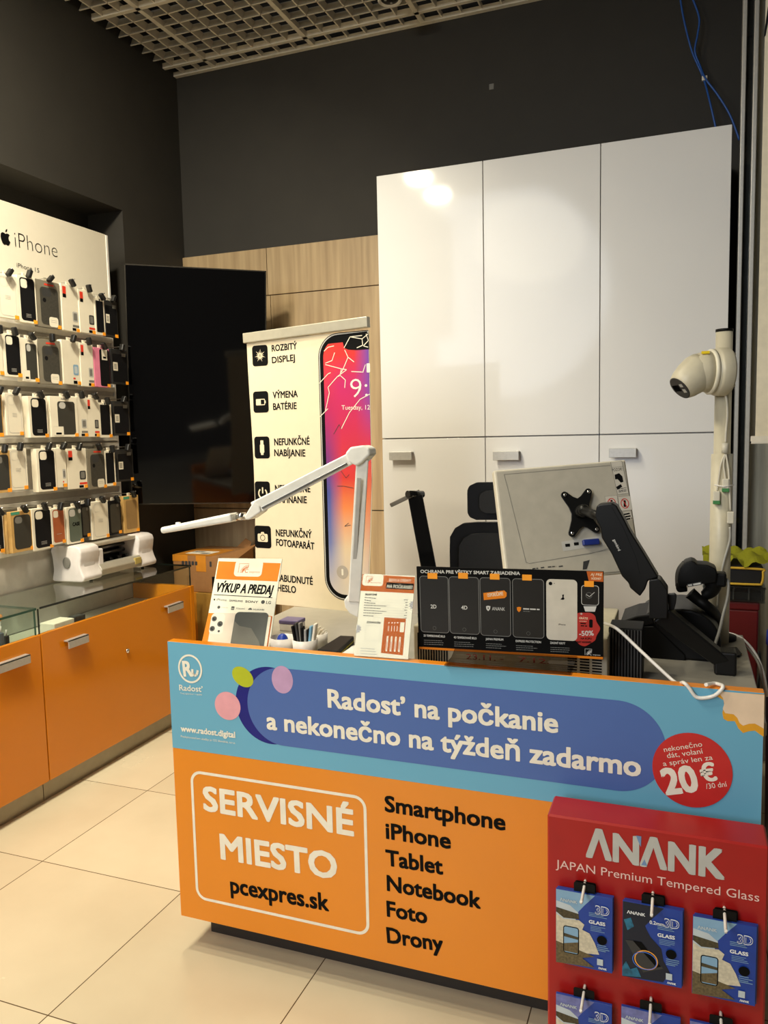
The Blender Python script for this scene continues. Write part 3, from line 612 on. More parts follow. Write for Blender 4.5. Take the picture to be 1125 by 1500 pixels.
# ================================================================== DESK ITEMS BEHIND THE COUNTER EDGE
ZD = .86
def cup(px0, px1, pytop, y, h, label, name='pen_cup'):
    a = onY(y, px0, pytop); b = onY(y, px1, pytop); r = (b.x - a.x) / 2; cx = (a.x + b.x) / 2
    t = thing(name, label, 'cup', (cx, y, ZD), 'white cups on the desk'); H = max(a.z, b.z) - ZD
    MB().lathe([(r * .92, ZD + .001), (r, ZD + H), (r - .003, ZD + H), (r * .92 - .003, ZD + .006), (0, ZD + .006)], Matrix.Translation((cx, y, 0)), 32).build('body', white, t); return cx, r, ZD + H, t
c1 = cup(397, 431, 934, 2.10, .1, 'white plastic cup with a blue item inside, left of the filled cup')
c2 = cup(430, 464, 937, 2.08, .1, 'white plastic cup packed with dark tools behind the counter edge')
c3 = cup(456, 479, 928, 2.17, .1, 'white cup of pale slips behind the packed cup')
bl = mat('blue_plastic', (28, 60, 160), .4)
tag(MB().ball((c1[0], 2.10, c1[2] - .012), (.018, .016, .022)).build('blue_sponge', bl), 'round blue item standing in the left white cup', 'sponge')
tool_m = [black, dgrey, mgrey, black, mat('silver_grey', (160, 160, 158), .3), black, mat('pale_blue_plastic', (120, 170, 200), .4), offw]
for k in range(8):
    x = c2[0] - c2[1] * .75 + c2[1] * 1.5 * k / 7
    lb = ['black flat tool at the left rim of the packed cup', 'dark grey tool second from left in the packed cup', 'grey blade third from left in the packed cup', 'black pen mid left in the packed cup', 'silver grey tool in the middle of the packed cup', 'black handle right of the silver tool in the packed cup', 'pale blue handle in the packed cup', 'white strip at the right rim of the packed cup'][k]
    tag(MB().box((-.0042, -.010, -.09), (.0042, .010, .040 + .010 * math.sin(k * 1.1)), 0, .003, 2, X=Matrix.Translation((x, 2.08 + .004 * (k % 3 - 1), c2[2])) @ Matrix.Rotation((k - 3.5) * .05, 4, 'Y')).build('hand_tool', tool_m[k]), lb, 'tool', 'tools in the packed cup')
for k in range(3):
    tag(MB().box((-.001, -.016, -.08), (.001, .016, .018 - .004 * k), X=Matrix.Translation((c3[0] - .006 + .009 * k, 2.17, c3[2])) @ Matrix.Rotation(.25 + .2 * k, 4, 'Y')).build('paper_slip', offw),
        ['pale paper slip at the left of the rear cup', 'pale paper slip in the middle of the rear cup', 'pale paper slip leaning right in the rear cup'][k], 'paper', 'slips in the rear cup')
# white tub with a purple lid at the back of the desk
a = onZ(ZD, 409, 924); b = onZ(ZD, 436, 926)
t = thing('storage_tub', 'translucent white tub with a purple lid behind the white cups', 'tub', ((a.x + b.x) / 2, a.y + .03, ZD))
MB().box((a.x, a.y, ZD), (b.x, a.y + .06, ZD + .024), 0, .003).build('body', white, t); MB().box((a.x - .001, a.y - .001, ZD + .024), (b.x + .001, a.y + .061, ZD + .037), 0, .003).build('lid', mat('purple_plastic', (106, 96, 140), .4), t)
# black wallets
t = thing('tablet_case', 'black folded tablet case lying on the desk beside the white cups', 'case', (-1.0, 2.2, ZD))
q = [onZ(ZD + .03, *p) for p in ((464, 951), (498, 930), (519, 931), (495, 953))]
MB().prism([(p.x, p.y, ZD) for p in q], (0, 0, .012), 0, .003).build('lower_cover', black, t); MB().prism([(p.x, p.y, ZD + .012) for p in q], (0, 0, .003)).build('page_edge', mat('yellow_edge', (170, 160, 40), .5), t)
MB().prism([(p.x, p.y, ZD + .015) for p in q], (0, 0, .014), 0, .004).build('upper_cover', black, t)
t = thing('card_box', 'low white box on the desk behind the small price sign', 'box', (-.87, 2.06, ZD)); MB().box((-.915, 2.03, ZD), (-.83, 2.10, ZD + .024), 0, .003).build('body', white, t); MB().box((-.917, 2.028, ZD + .024), (-.828, 2.102, ZD + .032), 0, .003).build('lid', white, t)
# magnifier lamp
ml = mat('lamp_white_enamel', (240, 239, 232), .22); D = 2.3
t = thing('magnifier_lamp', 'white jointed workbench lamp bending left over the desk', 'lamp', tuple(onZ(ZD, 530, 958)))
Pm = lambda x, y_, d=D: atd(d, x, y_)
def bar(mb, a, b, wd, th, wd2=None, th2=None, mi=0, bev=.004):
    a = Vector(a); b = Vector(b); ax = (b - a).normalized(); view = ((a + b) / 2 - CP).normalized(); side = ax.cross(view).normalized(); dep = side.cross(ax).normalized()
    wd2 = wd2 or wd; th2 = th2 or th; n0 = set(mb.bm.verts)
    vs = [[mb.bm.verts.new(c + side * sx * ww / 2 + dep * sz * tt / 2) for sx, sz in ((-1, -1), (1, -1), (1, 1), (-1, 1))] for c, ww, tt in ((a, wd, th), (b, wd2, th2))]
    fs = [mb.bm.faces.new(vs[0]), mb.bm.faces.new(vs[1][::-1])] + [mb.bm.faces.new((vs[0][i], vs[1][i], vs[1][(i + 1) % 4], vs[0][(i + 1) % 4])) for i in range(4)]
    bmesh.ops.recalc_face_normals(mb.bm, faces=fs)
    if bev: bmesh.ops.bevel(mb.bm, geom=list({e for f in fs for e in f.edges}), offset=bev, segments=3, affect='EDGES', profile=.5, clamp_overlap=True)
    mb._post([v for v in mb.bm.verts if v not in n0], mi); return mb
pa = onZ(ZD, 530, 958)
MB().lathe([(.035, ZD), (.035, ZD + .02), (.018, ZD + .028), (.014, ZD + .09), (0, ZD + .09)], Matrix.Translation((pa.x, pa.y, 0)), 24).build('base_clamp', ml, t)
d0 = (RC @ (pa - CP)).z
e0 = Pm(517, 893, d0); e1 = Pm(520, 872, d0 + .01); e2 = Pm(529, 678, D); e3 = Pm(368, 746, D); e4 = Pm(347, 755, D); e5 = Pm(240, 779, D)
MB().prism([Pm(x, y_, d0 - .012) for x, y_ in ((503, 880), (512, 868), (524, 868), (528, 890), (524, 905), (512, 899), (505, 890))], (0, .03, 0), 0, .004).build('base_joint', ml, t)
lo = bar(MB(), Pm(519, 880, d0), Pm(531, 672, D), .037, .034, .036, .034).build('lower_arm', ml, t)
bar(MB(), Pm(517.5, 862, d0 - .018), Pm(526, 700, D - .018), .012, .003, bev=.001).build('groove', lgrey, lo)
MB().prism([Pm(x, y_, D - .026) for x, y_ in ((505, 664), (512, 655), (532, 652), (541, 657), (542, 666), (530, 678), (522, 683), (510, 677))], (0, .055, 0), 0, .006, 3).build('elbow_joint', ml, t)
ua = bar(MB(), Pm(519, 669), Pm(372, 745), .034, .03, .040, .032).build('upper_arm', ml, t)
bar(MB(), Pm(508, 679, D - .012), Pm(384, 744, D - .012), .006, .016, bev=.001).build('spring_rod', mat('steel', (150, 150, 150), .3, metal=.8), ua)
MB().prism([Pm(x, y_, D - .02) for x, y_ in ((357, 757), (372, 733), (380, 741), (382, 750), (366, 761), (360, 762))], (0, .045, 0), 0, .004).build('wrist_joint', ml, t)
MB().tube([Pm(360, 756), Pm(346, 757)], .011, 14).build('swivel', chrome, t)
hd = bar(MB(), Pm(345, 757), Pm(243, 776), .026, .12, .018, .12, bev=.007).build('lamp_head', ml, t)
MB().box((-.006, -.006, 0), (.006, .006, .006), 0, .002, X=Matrix.Translation(Pm(261, 768))).build('switch', white, hd)
# black LED desk lamp
t = thing('desk_lamp', 'slim black folding desk lamp standing before the white cabinets', 'lamp', tuple(onZ(ZD, 638, 905)))
d0 = 2.40; q = onZ(ZD, 638, 905)
MB().lathe([(.07, ZD), (.07, ZD + .012), (.064, ZD + .016), (0, ZD + .016)], Matrix.Translation((q.x, q.y + .02, 0)), 32).build('base', black, t)
bar(MB(), Pm(640, 895, d0), Pm(608, 726, d0), .047, .018, .045, .018, bev=.003).build('stem', mat('gloss_black', (14, 14, 14), .12), t)
bar(MB(), Pm(610, 722, d0 - .0), Pm(577, 738, d0 + .05), .013, .05, .013, .05, bev=.003).build('head', mat('lamp_head_grey', (110, 106, 98), .3), t)
MB().tube([Pm(597, 724, d0 - .02), Pm(619, 724, d0 + .02)], .011, 14).build('hinge', MATS['gloss_black'], t)
# office chair behind the desk
mesh_b = mat('chair_mesh_black', (12, 12, 12), .8, bump=.5, scale=400); chx, chy = -.56, 2.98
t = thing('office_chair', 'black mesh office chair with headrest behind the monitor', 'chair', (chx, chy, 0))
def curved(name, x0, x1, z0, z1, y, th, r, m, curve=.05):
    F = Frame((0, y, 0), (1, 0, 0), (0, 0, 1)); mb = MB(); pts = rrect(x0, z0, x1, z1, r, 6); cx = (x0 + x1) / 2; hw = (x1 - x0) / 2
    mb.box((x0, 0, z0), (x1, th, z1)); bmesh.ops.subdivide_edges(mb.bm, edges=[e for e in mb.bm.edges if abs(e.verts[0].co.x - e.verts[1].co.x) > .01 or abs(e.verts[0].co.z - e.verts[1].co.z) > .01], cuts=9, use_grid_fill=True)
    for v in mb.bm.verts:
        u, vv = v.co.x - cx, v.co.z - (z0 + z1) / 2; hh = (z1 - z0) / 2
        ex, ez = max(0, abs(u) - (hw - r)), max(0, abs(vv) - (hh - r)); L = math.hypot(ex, ez)
        if L > 1e-6:
            mxl = max(ex, ez); f = mxl / L; u = math.copysign((hw - r) + ex * f, u) if ex else u; vv = math.copysign((hh - r) + ez * f, vv) if ez else vv
        v.co = Vector((cx + u, y + v.co.y - curve * (u / hw) ** 2, (z0 + z1) / 2 + vv))
    return mb.build(name, m, t, True)
curved('headrest', -.782, -.46, 1.178, 1.322, 2.97, .035, .035, black, .03); curved('headrest_mesh', -.735, -.507, 1.205, 1.292, 2.955, .02, .03, mesh_b, .015)
MB().tube([(chx, 3.0, 1.10), (chx, 3.02, 1.20)], .018, 12).build('headrest_post', black, t)
curved('back_frame', -.855, -.385, .62, 1.166, 2.99, .03, .07, black, .05); curved('back_mesh', -.815, -.425, .67, 1.125, 2.978, .02, .06, mesh_b, .05)
MB().box((-.80, 2.98, .46), (-.32, 3.44, .54), 0, .03, 3).build('seat', mesh_b, t)
MB().tube([(chx, 3.2, .10), (chx, 3.2, .46)], .03, 16).tube([(chx, 2.99, .5), (chx, 2.985, .75)], .02, 10).build('gas_lift', black, t)
for k in range(5):
    g = math.radians(72 * k + 10); e = Vector((chx + .3 * math.cos(g), 3.2 + .3 * math.sin(g), .075))
    lg = MB().tube([(chx, 3.2, .12), e], [.025, .016], 10).build('base_leg', black, t); MB().tube([e + Vector((-.012, 0, -.047)), e + Vector((.012, 0, -.047))], .028, 14).build('caster', black, lg)
for s in (-1, 1): MB().tube([(chx + s * .26, 3.25, .5), (chx + s * .29, 3.2, .70)], .018, 10).box((chx + s * .29 - .04, 3.05, .70), (chx + s * .29 + .04, 3.32, .73), 0, .01).build('armrest', black, t)
# monitor (seen from behind) and its arm
MF = tilted(-.301, 2.351, 1.082, .392, .276, .06); mw, mh = .405, .343; MO = Frame(MF.p(-mw / 2, 0), MF.U, MF.V)
beige = mat('monitor_beige', (178, 172, 158), .5); bez = mat('monitor_side_cream', (214, 208, 190), .5)
mo = thing('computer_monitor', 'grey computer monitor turned away, warning stickers on its back', 'monitor', tuple(MF.p(0, 0)))
mb = MB(MO.mat()); mb.box((0, 0, -.042), (mw, mh, -.006), 1, .004); 
mb.box((.004, .004, -.008), (mw - .004, mh - .004, 0), 0, .006, 3); mb.build('housing', [beige, bez], mo)
MB(MO.mat()).box((.012, .012, -.0432), (mw - .012, mh - .012, -.041)).build('screen', mat('lit_screen', (216, 224, 250), .3, emit=2.2), mo)
P = Print(MO, (700, 640, 4.327), lift=.0006)
P.line([P.q(*p) for p in ((840, 180), (165, 238), (190, 330), (305, 795), (325, 802), (720, 738), (860, 700))], .0012, mgrey, 1); P.line([P.q(330, 802), P.q(880, 708)], .0008, mgrey, 1)
P.build('panel_seam', mo)
P = Print(MO, (700, 640, 4.327), lift=.0006); slab = mat('sticker_grey_white', (196, 190, 178), .5)
P.pix([(840, 160), (912, 152), (956, 358), (884, 365)], slab, 0); P.ring([P.q(*p) for p in ((840, 160), (912, 152), (956, 358), (884, 365))], .0008, dgrey, 1); P.line([P.q(846, 195), P.q(918, 187)], .0006, dgrey, 1)
P.text('POZOR!', (852, 220), (916, 212), (852, 202), blackp, 1, .0); P.pix([(866, 240), (895, 230), (915, 250), (922, 285), (905, 290), (885, 268), (870, 270)], blackp, 1); P.pix([(875, 318), (905, 300), (915, 315), (885, 336)], blackp, 1)
for y0 in (328, 340, 348): P.bars(892, y0 + 2, 940, y0 - 6, dgrey, 4)
for cx, cy_ in ((848, 420), (931, 422)):
    hw = 44; P.pix([(cx - hw, cy_ - 42), (cx + hw - 10, cy_ - 50), (cx + hw + 4, cy_ + 40), (cx - hw + 12, cy_ + 50)], slab, 0); P.ring([P.q(*p) for p in ((cx - hw, cy_ - 42), (cx + hw - 10, cy_ - 50), (cx + hw + 4, cy_ + 40), (cx - hw + 12, cy_ + 50))], .0006, dgrey, 1)
    a = P.q(cx, cy_); e = P.q(cx + 27, cy_)[0] - a[0]; P.ring(disc(a[0], a[1], e * .98, e * 1.2), .0022, redp, 2); P.line([P.q(cx - 16, cy_ - 26), P.q(cx + 16, cy_ + 26)], .002, redp, 2); P.pix([(cx - 6, cy_ - 20), (cx + 5, cy_ - 20), (cx + 8, cy_ + 22), (cx - 8, cy_ + 22)], blackp, 1)
P.pix([(917, 483), (968, 474), (982, 524), (930, 533)], slab, 0)
for k in range(3): P.bars(924 + 4 * k, 492 + 16 * k, 968 + 4 * k, 484 + 16 * k, blackp, 9)
P.build('warning_stickers', mo)
P = Print(MO, (700, 640, 4.327), lift=.0005); P.pix([(528, 665), (775, 628), (800, 685), (540, 725)], lgrey, 0)
for x, y_ in ((570, 686), (625, 677)): a = P.q(x - 15, y_ + 12); b = P.q(x + 13, y_ - 10); P.poly(rrect(a[0], a[1], b[0], b[1], .0015), blackp, 1)
for x0, x1, y_ in ((345, 382, 836), (398, 425, 830), (443, 495, 825), (512, 538, 822)): P.bars(x0, y_, x1, y_ - 4, dgrey, 7)
P.pix([(668, 790), (708, 780), (690, 838), (664, 842)], dgrey, 1); P.build('port_panel', mo)
a = MO.uv(700 + 658 / 4.327, 640 + 675 / 4.327); b = MO.uv(700 + 760 / 4.327, 640 + 655 / 4.327)
MB(MO.mat()).box((a[0], a[1] - .009, .002), (b[0], a[1] + .009, .018), 0, .003).build('video_plug', mat('plug_blue', (26, 44, 120), .4), mo)
am = thing('monitor_arm', 'black gas spring monitor arm clamped behind the counter edge', 'monitor arm', tuple(onZ(ZD, 1057, 990)))
ab = mat('arm_black', (13, 13, 13), .38, spec=.35); lobes = [MO.uv(700 + x / 4.327, 640 + y / 4.327) for x, y in ((543, 375), (692, 355), (742, 590), (590, 615))]
cc = (sum(l[0] for l in lobes) / 4, sum(l[1] for l in lobes) / 4); pts = []
for i in range(4):
    p, nx = Vector(lobes[i]), Vector(lobes[(i + 1) % 4]); c = Vector(cc); out = (p - c).normalized(); a0 = math.atan2(out.y, out.x)
    for k in range(-3, 4): pts.append(tuple(p + Vector((math.cos(a0 - k * .45), math.sin(a0 - k * .45))) * .011))
    mid = (p + nx) / 2; pts.append(tuple(c + (mid - c) * .86 + (p - nx) * .17)); pts.append(tuple(c + (mid - c) * .74)); pts.append(tuple(c + (mid - c) * .86 - (p - nx) * .17))
vp = MB().prism([MO.p(u, v, .010) for u, v in pts], MO.N * -.005 * -1, 0, .001).build('mount_plate', ab, am)
for l in lobes: MB(MO.mat()).lathe([(.005, 0), (.005, .004), (.003, .0055), (0, .0055)], Matrix.Translation((l[0], l[1], .0145)), 16).build('screw', chrome, vp)
for l in lobes: MB(MO.mat()).lathe([(.007, 0), (.007, .010), (0, .010)], Matrix.Translation((l[0], l[1], .0002)), 12).build('spacer', ab, vp)
jc = MO.p(cc[0], cc[1], .015); je = atd(2.16, 882, 758)
MB().tube([jc, jc + MO.N * .035], .019, 18).tube([jc + MO.N * .03, je], .013, 14).ball(jc + MO.N * .035, .018).build('tilt_joint', ab, am)
Ya = je.y - .026
def px_prism(name, pts, crop, y, th, m, par, bev=.004):
    return MB().prism([onY(y, crop[0] + x / crop[2], crop[1] + yy / crop[2]) for x, yy in pts], (0, th, 0), 0, bev, 3).build(name, m, par)
ua = px_prism('upper_arm', [(652, 305), (665, 296), (735, 287), (762, 302), (800, 370), (835, 440), (910, 560), (992, 697), (965, 706), (935, 715), (920, 760), (890, 802), (835, 755), (828, 730), (790, 690), (735, 570), (680, 480), (672, 425), (640, 365)], (700, 660, 3.75), Ya, .052, ab, am, .006)
P = Print(Frame((0, Ya, 0), (1, 0, 0), (0, 0, 1)), (700, 660, 3.75), lift=.0006)
P.text('gembird', (742, 490), (772, 552), None, gw, 0, .01, cap=.007); P.line([P.q(*p) for p in ((735, 310), (800, 425), (870, 590), (890, 680))], .0012, black, 0); P.build('maker_lettering', ua)
px_prism('elbow', [(398, 290), (410, 278), (470, 270), (490, 280), (550, 365), (552, 520), (548, 600), (400, 600)], (880, 800, 5.625), Ya - .01, .07, ab, am, .006)
px_prism('elbow_knob', [(552, 410), (560, 400), (610, 398), (626, 415), (620, 470), (605, 525), (560, 525)], (880, 800, 5.625), Ya + .02, .025, ab, am, .005)
yb = onZ(ZD, 1060, 990).y
el = [onY(Ya + .0, 880 + x / 5.625, 800 + y / 5.625) for x, y in ((425, 622), (560, 522))]; en = [onY(yb, 880 + x / 5.625, 800 + y / 5.625) for x, y in ((935, 985), (1085, 955))]
mb = MB(); n0 = []
A = [mb.bm.verts.new(p) for p in (el[0], el[1], en[1], en[0])]; B = [mb.bm.verts.new(v.co + Vector((0, .06, 0))) for v in A]
fs = [mb.bm.faces.new(A), mb.bm.faces.new(B[::-1])] + [mb.bm.faces.new((A[i], B[i], B[(i + 1) % 4], A[(i + 1) % 4])) for i in range(4)]; bmesh.ops.recalc_face_normals(mb.bm, faces=fs)
bmesh.ops.bevel(mb.bm, geom=list(mb.bm.edges), offset=.006, segments=3, affect='EDGES', profile=.5); mb.build('lower_arm', ab, am)
pb = onZ(ZD, 1058, 1003)
z0 = onY(yb, 1060, 962).z; xa = onY(yb, 1046, 990).x; xb = onY(yb, 1079, 990).x
MB().box((xa, yb, ZD), (xb, yb + .06, z0 + .012), 0, .006, 3).build('post', ab, am)
# beige desktop computer behind the black sign
xa = onY(2.04, 606, 950).x; xb = onY(2.04, 890, 950).x
pc = thing('desktop_computer', 'beige desktop computer with vent slots lying behind the black sign', 'computer', ((xa + xb) / 2, 2.2, ZD))
pcb = mat('computer_beige', (196, 188, 164), .5); MB().box((xa, 2.04, ZD + .006), (xb, 2.40, ZD + .125), 0, .004).build('case', pcb, pc)
mb = MB()
for k in range(12): mb.box((xa + .012 + .0075 * k, 2.0385, ZD + .02), (xa + .0155 + .0075 * k, 2.0405, ZD + .105))
mb.build('vent', blackp, pc); mb = MB()
for c_ in range(3):
    for k in range(11): mb.box((xb - .10 + .031 * c_, 2.0385, ZD + .012 + .0075 * k), (xb - .10 + .031 * c_ + .024, 2.0405, ZD + .0155 + .0075 * k), X=Matrix.Translation((0, 0, 0)))
mb.build('vent', blackp, pc)
for x in (xa + .03, xb - .03): MB().box((x - .01, 2.06, ZD), (x + .01, 2.38, ZD + .006)).build('foot', black, pc)
# ribbed black box and rounded printer
xa = onY(2.10, 891, 950).x; xb = onY(2.10, 941, 950).x
t = thing('power_adapter', 'ribbed black box right of the beige computer', 'power adapter', ((xa + xb) / 2, 2.15, ZD)); mb = MB().box((xa, 2.104, ZD), (xb, 2.2, onY(2.1, 915, 921).z), 0, .003)
mb.build('body', black, t); mb = MB()
for k in range(11): x = xa + .004 + (xb - xa - .008) * k / 10; mb.box((x - .0018, 2.098, ZD + .004), (x + .0018, 2.1045, onY(2.1, 915, 923).z))
mb.build('ribs', dgrey, t)
x0 = onY(2.36, 940, 900).x; x1 = onY(2.36, 1057, 900).x; zt = onY(2.36, 1010, 891).z; zt2 = zt
t = thing('label_printer', 'rounded black label printer behind the monitor arm', 'printer', ((x0 + x1) / 2, 2.45, ZD))
pf = [(x0, ZD), (x0, zt2 - .03), (x0 + .03, zt2 - .008), ((x0 + x1) / 2, zt2)] + [(x1 - .095 + .095 * math.sin(math.radians(g)), zt2 - .095 + .095 * math.cos(math.radians(g))) for g in (10, 25, 40, 55, 70, 82, 90)] + [(x1, ZD)]
MB().prism([(x, 2.34, z) for x, z in pf], (0, .22, 0), 0, .012, 3).build('body', mat('printer_black', (9, 9, 9), .4, spec=.25), t)
F_ = [onY(2.33, 880 + x / 5.625, 800 + y / 5.625) for x, y in ((158, 625), (290, 578), (420, 562), (440, 640), (300, 672))]
MB().prism(F_, (0, .18, 0), 0, .003).build('paper_flap', black, t)
MB().prism([onY(2.335, 880 + x / 5.625, 800 + y / 5.625) for x, y in ((330, 660), (440, 655), (700, 900), (700, 1000), (330, 1050))], (0, .02, 0), 0, .004).build('front_cover', black, t)
# barcode scanner on a stand
cr = (880, 800, 5.625); Q = lambda x, y, yy=2.40: onY(yy, cr[0] + x / cr[2], cr[1] + y / cr[2])
t = thing('scanner_stand', 'black bent stand holding the barcode scanner behind the printer', 'stand', tuple(Q(970, 720, 2.6).xy) + (ZD,))
b0 = Q(975, 700, 2.62)
MB().tube([Q(735, 385), Q(800, 440), Q(880, 500), Q(945, 560, 2.45), Q(975, 640, 2.58), (b0.x + .0, 2.615, .93), (b0.x, 2.615, ZD + .01)], [.018, .016, .015, .014, .013, .012, .012], 12, smooth=6).build('neck', black, t)
MB().lathe([(.05, ZD), (.05, ZD + .01), (.02, ZD + .018), (0, ZD + .018)], Matrix.Translation((b0.x, 2.615, 0)), 24).build('base', black, t)
MB().prism([Q(x, y) for x, y in ((620, 300), (650, 290), (700, 330), (720, 378), (640, 385), (618, 360))], (0, .05, 0), 0, .006, 3).build('cradle', black, t)
t = thing('barcode_scanner', 'black handheld barcode scanner resting in its stand before the white pole', 'scanner', tuple(Q(800, 260)))
hx = (Q(840, 230) - Q(690, 240)); ang = math.atan2(hx.z, hx.x); X = Matrix.Translation(Q(695, 245, 2.42)) @ Matrix.Rotation(-ang + .0, 4, 'Y')
MB().ball((0, 0, 0), (.030, .046, .060), X=X.to_3x3() ).build('dummy', black) if False else None
hb = MB(); hb.prism([Q(x, y, 2.385) for x, y in ((640, 340), (632, 290), (640, 230), (660, 175), (695, 135), (745, 120), (780, 132), (792, 150), (880, 155), (945, 185), (960, 215), (950, 300), (900, 310), (720, 320), (690, 345))], (0, .075, 0), 0, .014, 4)
hb.build('head', black, t, True)
MB().tube([Q(700, 140, 2.42), Q(660, 190, 2.42), Q(645, 250, 2.42), Q(648, 330, 2.42)], .011, 10, smooth=4).build('window_rim', dgrey, t)
MB().tube([Q(910, 250, 2.42), Q(925, 320, 2.42), Q(905, 370, 2.42), Q(860, 400, 2.42), Q(830, 405, 2.42)], [.026, .024, .02, .016, .012], 12, smooth=5).build('handle', black, t, True)
MB().box((-.022, -.022, -.02), (.022, .022, .02), 0, .006, X=Matrix.Translation(Q(965, 270, 2.42))).build('plug_end', black, t)
P = Print(Frame((0, 2.384, 0), (1, 0, 0), (0, 0, 1)), cr, lift=.001); P.pix([(712, 312), (828, 292), (832, 318), (716, 338)], dgrey, 0); P.bars(720, 324, 822, 306, gw, 14); P.build('type_plate', t)
tag(MB().tube([Q(985, 235, 2.42), Q(1030, 270, 2.42), Q(1052, 300, 2.41), Q(1045, 420, 2.40), Q(1010, 560, 2.38), Q(980, 690, 2.34), Q(945, 800, 2.28), Q(925, 880, 2.24)], .0042, 8, smooth=6).build('scanner_cable', mat('cable_grey', (130, 128, 122), .5)), 'grey cable hanging from the barcode scanner', 'cable')
# white cable over the counter edge
wc = [atd(2.05, 886, 913), onY(2.02, 905, 922), onY(1.99, 935, 950), onY(1.96, 965, 978), onY(1.93, 990, 1000)]
wc = [(p.x, p.y, max(p.z, ZD + .01)) for p in wc] + [tuple(onZ(.9445, 1001, 1000)), tuple(onY(1.842, 1009, 1007)), tuple(onY(1.842, 1020, 1021)), tuple(onY(1.842, 1035, 1022)), tuple(onY(1.842, 1048, 1018)), tuple(onY(1.843, 1057, 1010)), tuple(onY(1.848, 1059, 1005)), tuple(onZ(.944, 1055, 1003)), tuple(onZ(.944, 1046, 1001)), tuple(onZ(.948, 1034, 1003))]
tag(MB().tube(wc, .0042, 8, smooth=5).build('usb_cable', white), 'white cable looping over the orange counter edge at the right', 'cable')

# ================================================================== CAMERA POLE
pw = mat('pole_cream', (206, 198, 174), .4)
pole_b = onZ(ZD, 1052, 940); pxx, pyy = pole_b.x, pole_b.y
t = thing('camera_pole', 'cream metal pole standing on the right end of the desk', 'pole', (pxx, pyy, ZD))
zt = onY(pyy, 1062, 484).z; zm = onY(pyy, 1058, 665).z
MB().lathe([(.030, ZD), (.030, zm), (.0235, zm), (.0235, zt), (0, zt)], Matrix.Translation((pxx, pyy, 0)), 28).build('tube', pw, t)
MB().lathe([(.0245, zt - .004), (.0245, zt + .004), (0, zt + .004)], Matrix.Translation((pxx, pyy, 0)), 28).build('end_cap', black, t)
for py in (520, 565): z = onY(pyy, 1060, py).z; MB().tube([(pxx - .02, pyy - .022, z), (pxx + .03, pyy - .005, z), (pxx + .028, pyy + .02, z)], .004, 8).build('clamp_band', pw, t)
t = thing('security_camera', 'cream dome security camera mounted near the top of the pole', 'camera', tuple(onY(pyy - .03, 1040, 545)))
cr3 = (960, 470, 6.818); Q3 = lambda x, y, yy: onY(yy, cr3[0] + x / cr3[2], cr3[1] + y / cr3[2])
c0 = Q3(640, 510, pyy - .035); axis = Vector((-.93, -.34, .02)).normalized(); X = Matrix.Translation(c0 + axis * -.012) @ axis.to_track_quat('Z', 'Y').to_matrix().to_4x4()
MB().lathe([(.066, -.012), (.070, -.006), (.070, .020), (.068, .026), (.064, .028), (.064, .034), (0, .034)], X, 36).build('mount_base', pw, t)
MB().lathe([(.066, .034), (.066, .042), (.063, .045), (0, .045)], X, 36).build('trim_ring', mat('ring_white', (232, 226, 204), .35), t)
MB().lathe([(.060, .045), (.058, .065), (.052, .085), (.040, .102), (.02, .112), (0, .114)], X, 36).build('housing', pw, t)
bax = Vector((-.66, -.42, -.62)).normalized(); bc = c0 + axis * .062; X2 = Matrix.Translation(bc) @ bax.to_track_quat('Z', 'Y').to_matrix().to_4x4()
hd = MB().lathe([(.05, -.02), (.054, .0), (.052, .03), (.046, .056), (.039, .072), (.037, .074), (0, .074)], X2, 36).build('lens_housing', pw, t)
MB().lathe([(.037, .074), (.037, .0755), (.033, .076), (0, .076)], X2, 32).build('front_plate', dgrey, hd)
MB(X2).box((-.028, -.010, .076), (.004, .012, .0775), 0, .003).build('lens', mat('lens_black', (8, 8, 10), .05), hd); MB(X2).box((.010, -.016, .076), (.024, -.004, .077)).box((.010, .004, .076), (.024, .014, .077)).build('infrared_lamp', lgrey, hd)
xs = X @ Matrix.Translation((0, 0, .058)); 
st_ = MB(); ang_pts = []
Pq = Q3(480, 335, pyy - .075); tag_st = MB().box((-.011, -.001, -.006), (.011, .001, .006), X=Matrix.Translation(c0 + axis * .055 + Vector((.012, -.030, .053))) @ Matrix.Rotation(-.9, 4, 'X')).build('yellow_sticker', mat('sticker_yellow', (230, 200, 40), .5), t)
cw = mat('camera_cable_cream', (214, 208, 190), .5)
ck = thing('camera_cable', 'cream camera cable with plugs running down the pole', 'cable', tuple(Q3(690, 700, pyy - .035)))
yy = pyy - .034
MB().tube([Q3(690, 705, yy), Q3(712, 800, yy), Q3(718, 950, yy), Q3(705, 1100, yy), Q3(700, 1215, yy)], .0036, 8, smooth=5).build('lead', cw, ck)
MB().tube([Q3(698, 1220, yy), Q3(694, 1320, yy)], .0095, 12).build('sleeve', cw, ck)
cr4 = (820, 440, 2.5); Q4 = lambda x, y, d=0: onY(yy - .002 - d, cr4[0] + x / cr4[2], cr4[1] + y / cr4[2])
gp = mat('green_plug', (60, 130, 70), .5)
for pts, plug, gr in (([(605, 562), (590, 600), (582, 650), (575, 700)], (574, 725), True), ([(606, 562), (600, 600), (605, 640), (607, 660)], (607, 680), True), ([(608, 562), (618, 620), (622, 700), (625, 770)], (625, 800), False)):
    MB().tube([Q4(*p) for p in pts], .003, 7, smooth=4).build('pigtail', cw, ck); c = Q4(*plug)
    pl = MB().box((c.x - .0095, c.y - .008, c.z - .014), (c.x + .0095, c.y + .006, c.z + .022), 0, .003).build('plug', cw, ck)
    if gr: MB().box((c.x - .0098, c.y - .0085, c.z - .017), (c.x + .0098, c.y + .0065, c.z - .006), 0, .001).build('terminal', gp, pl)
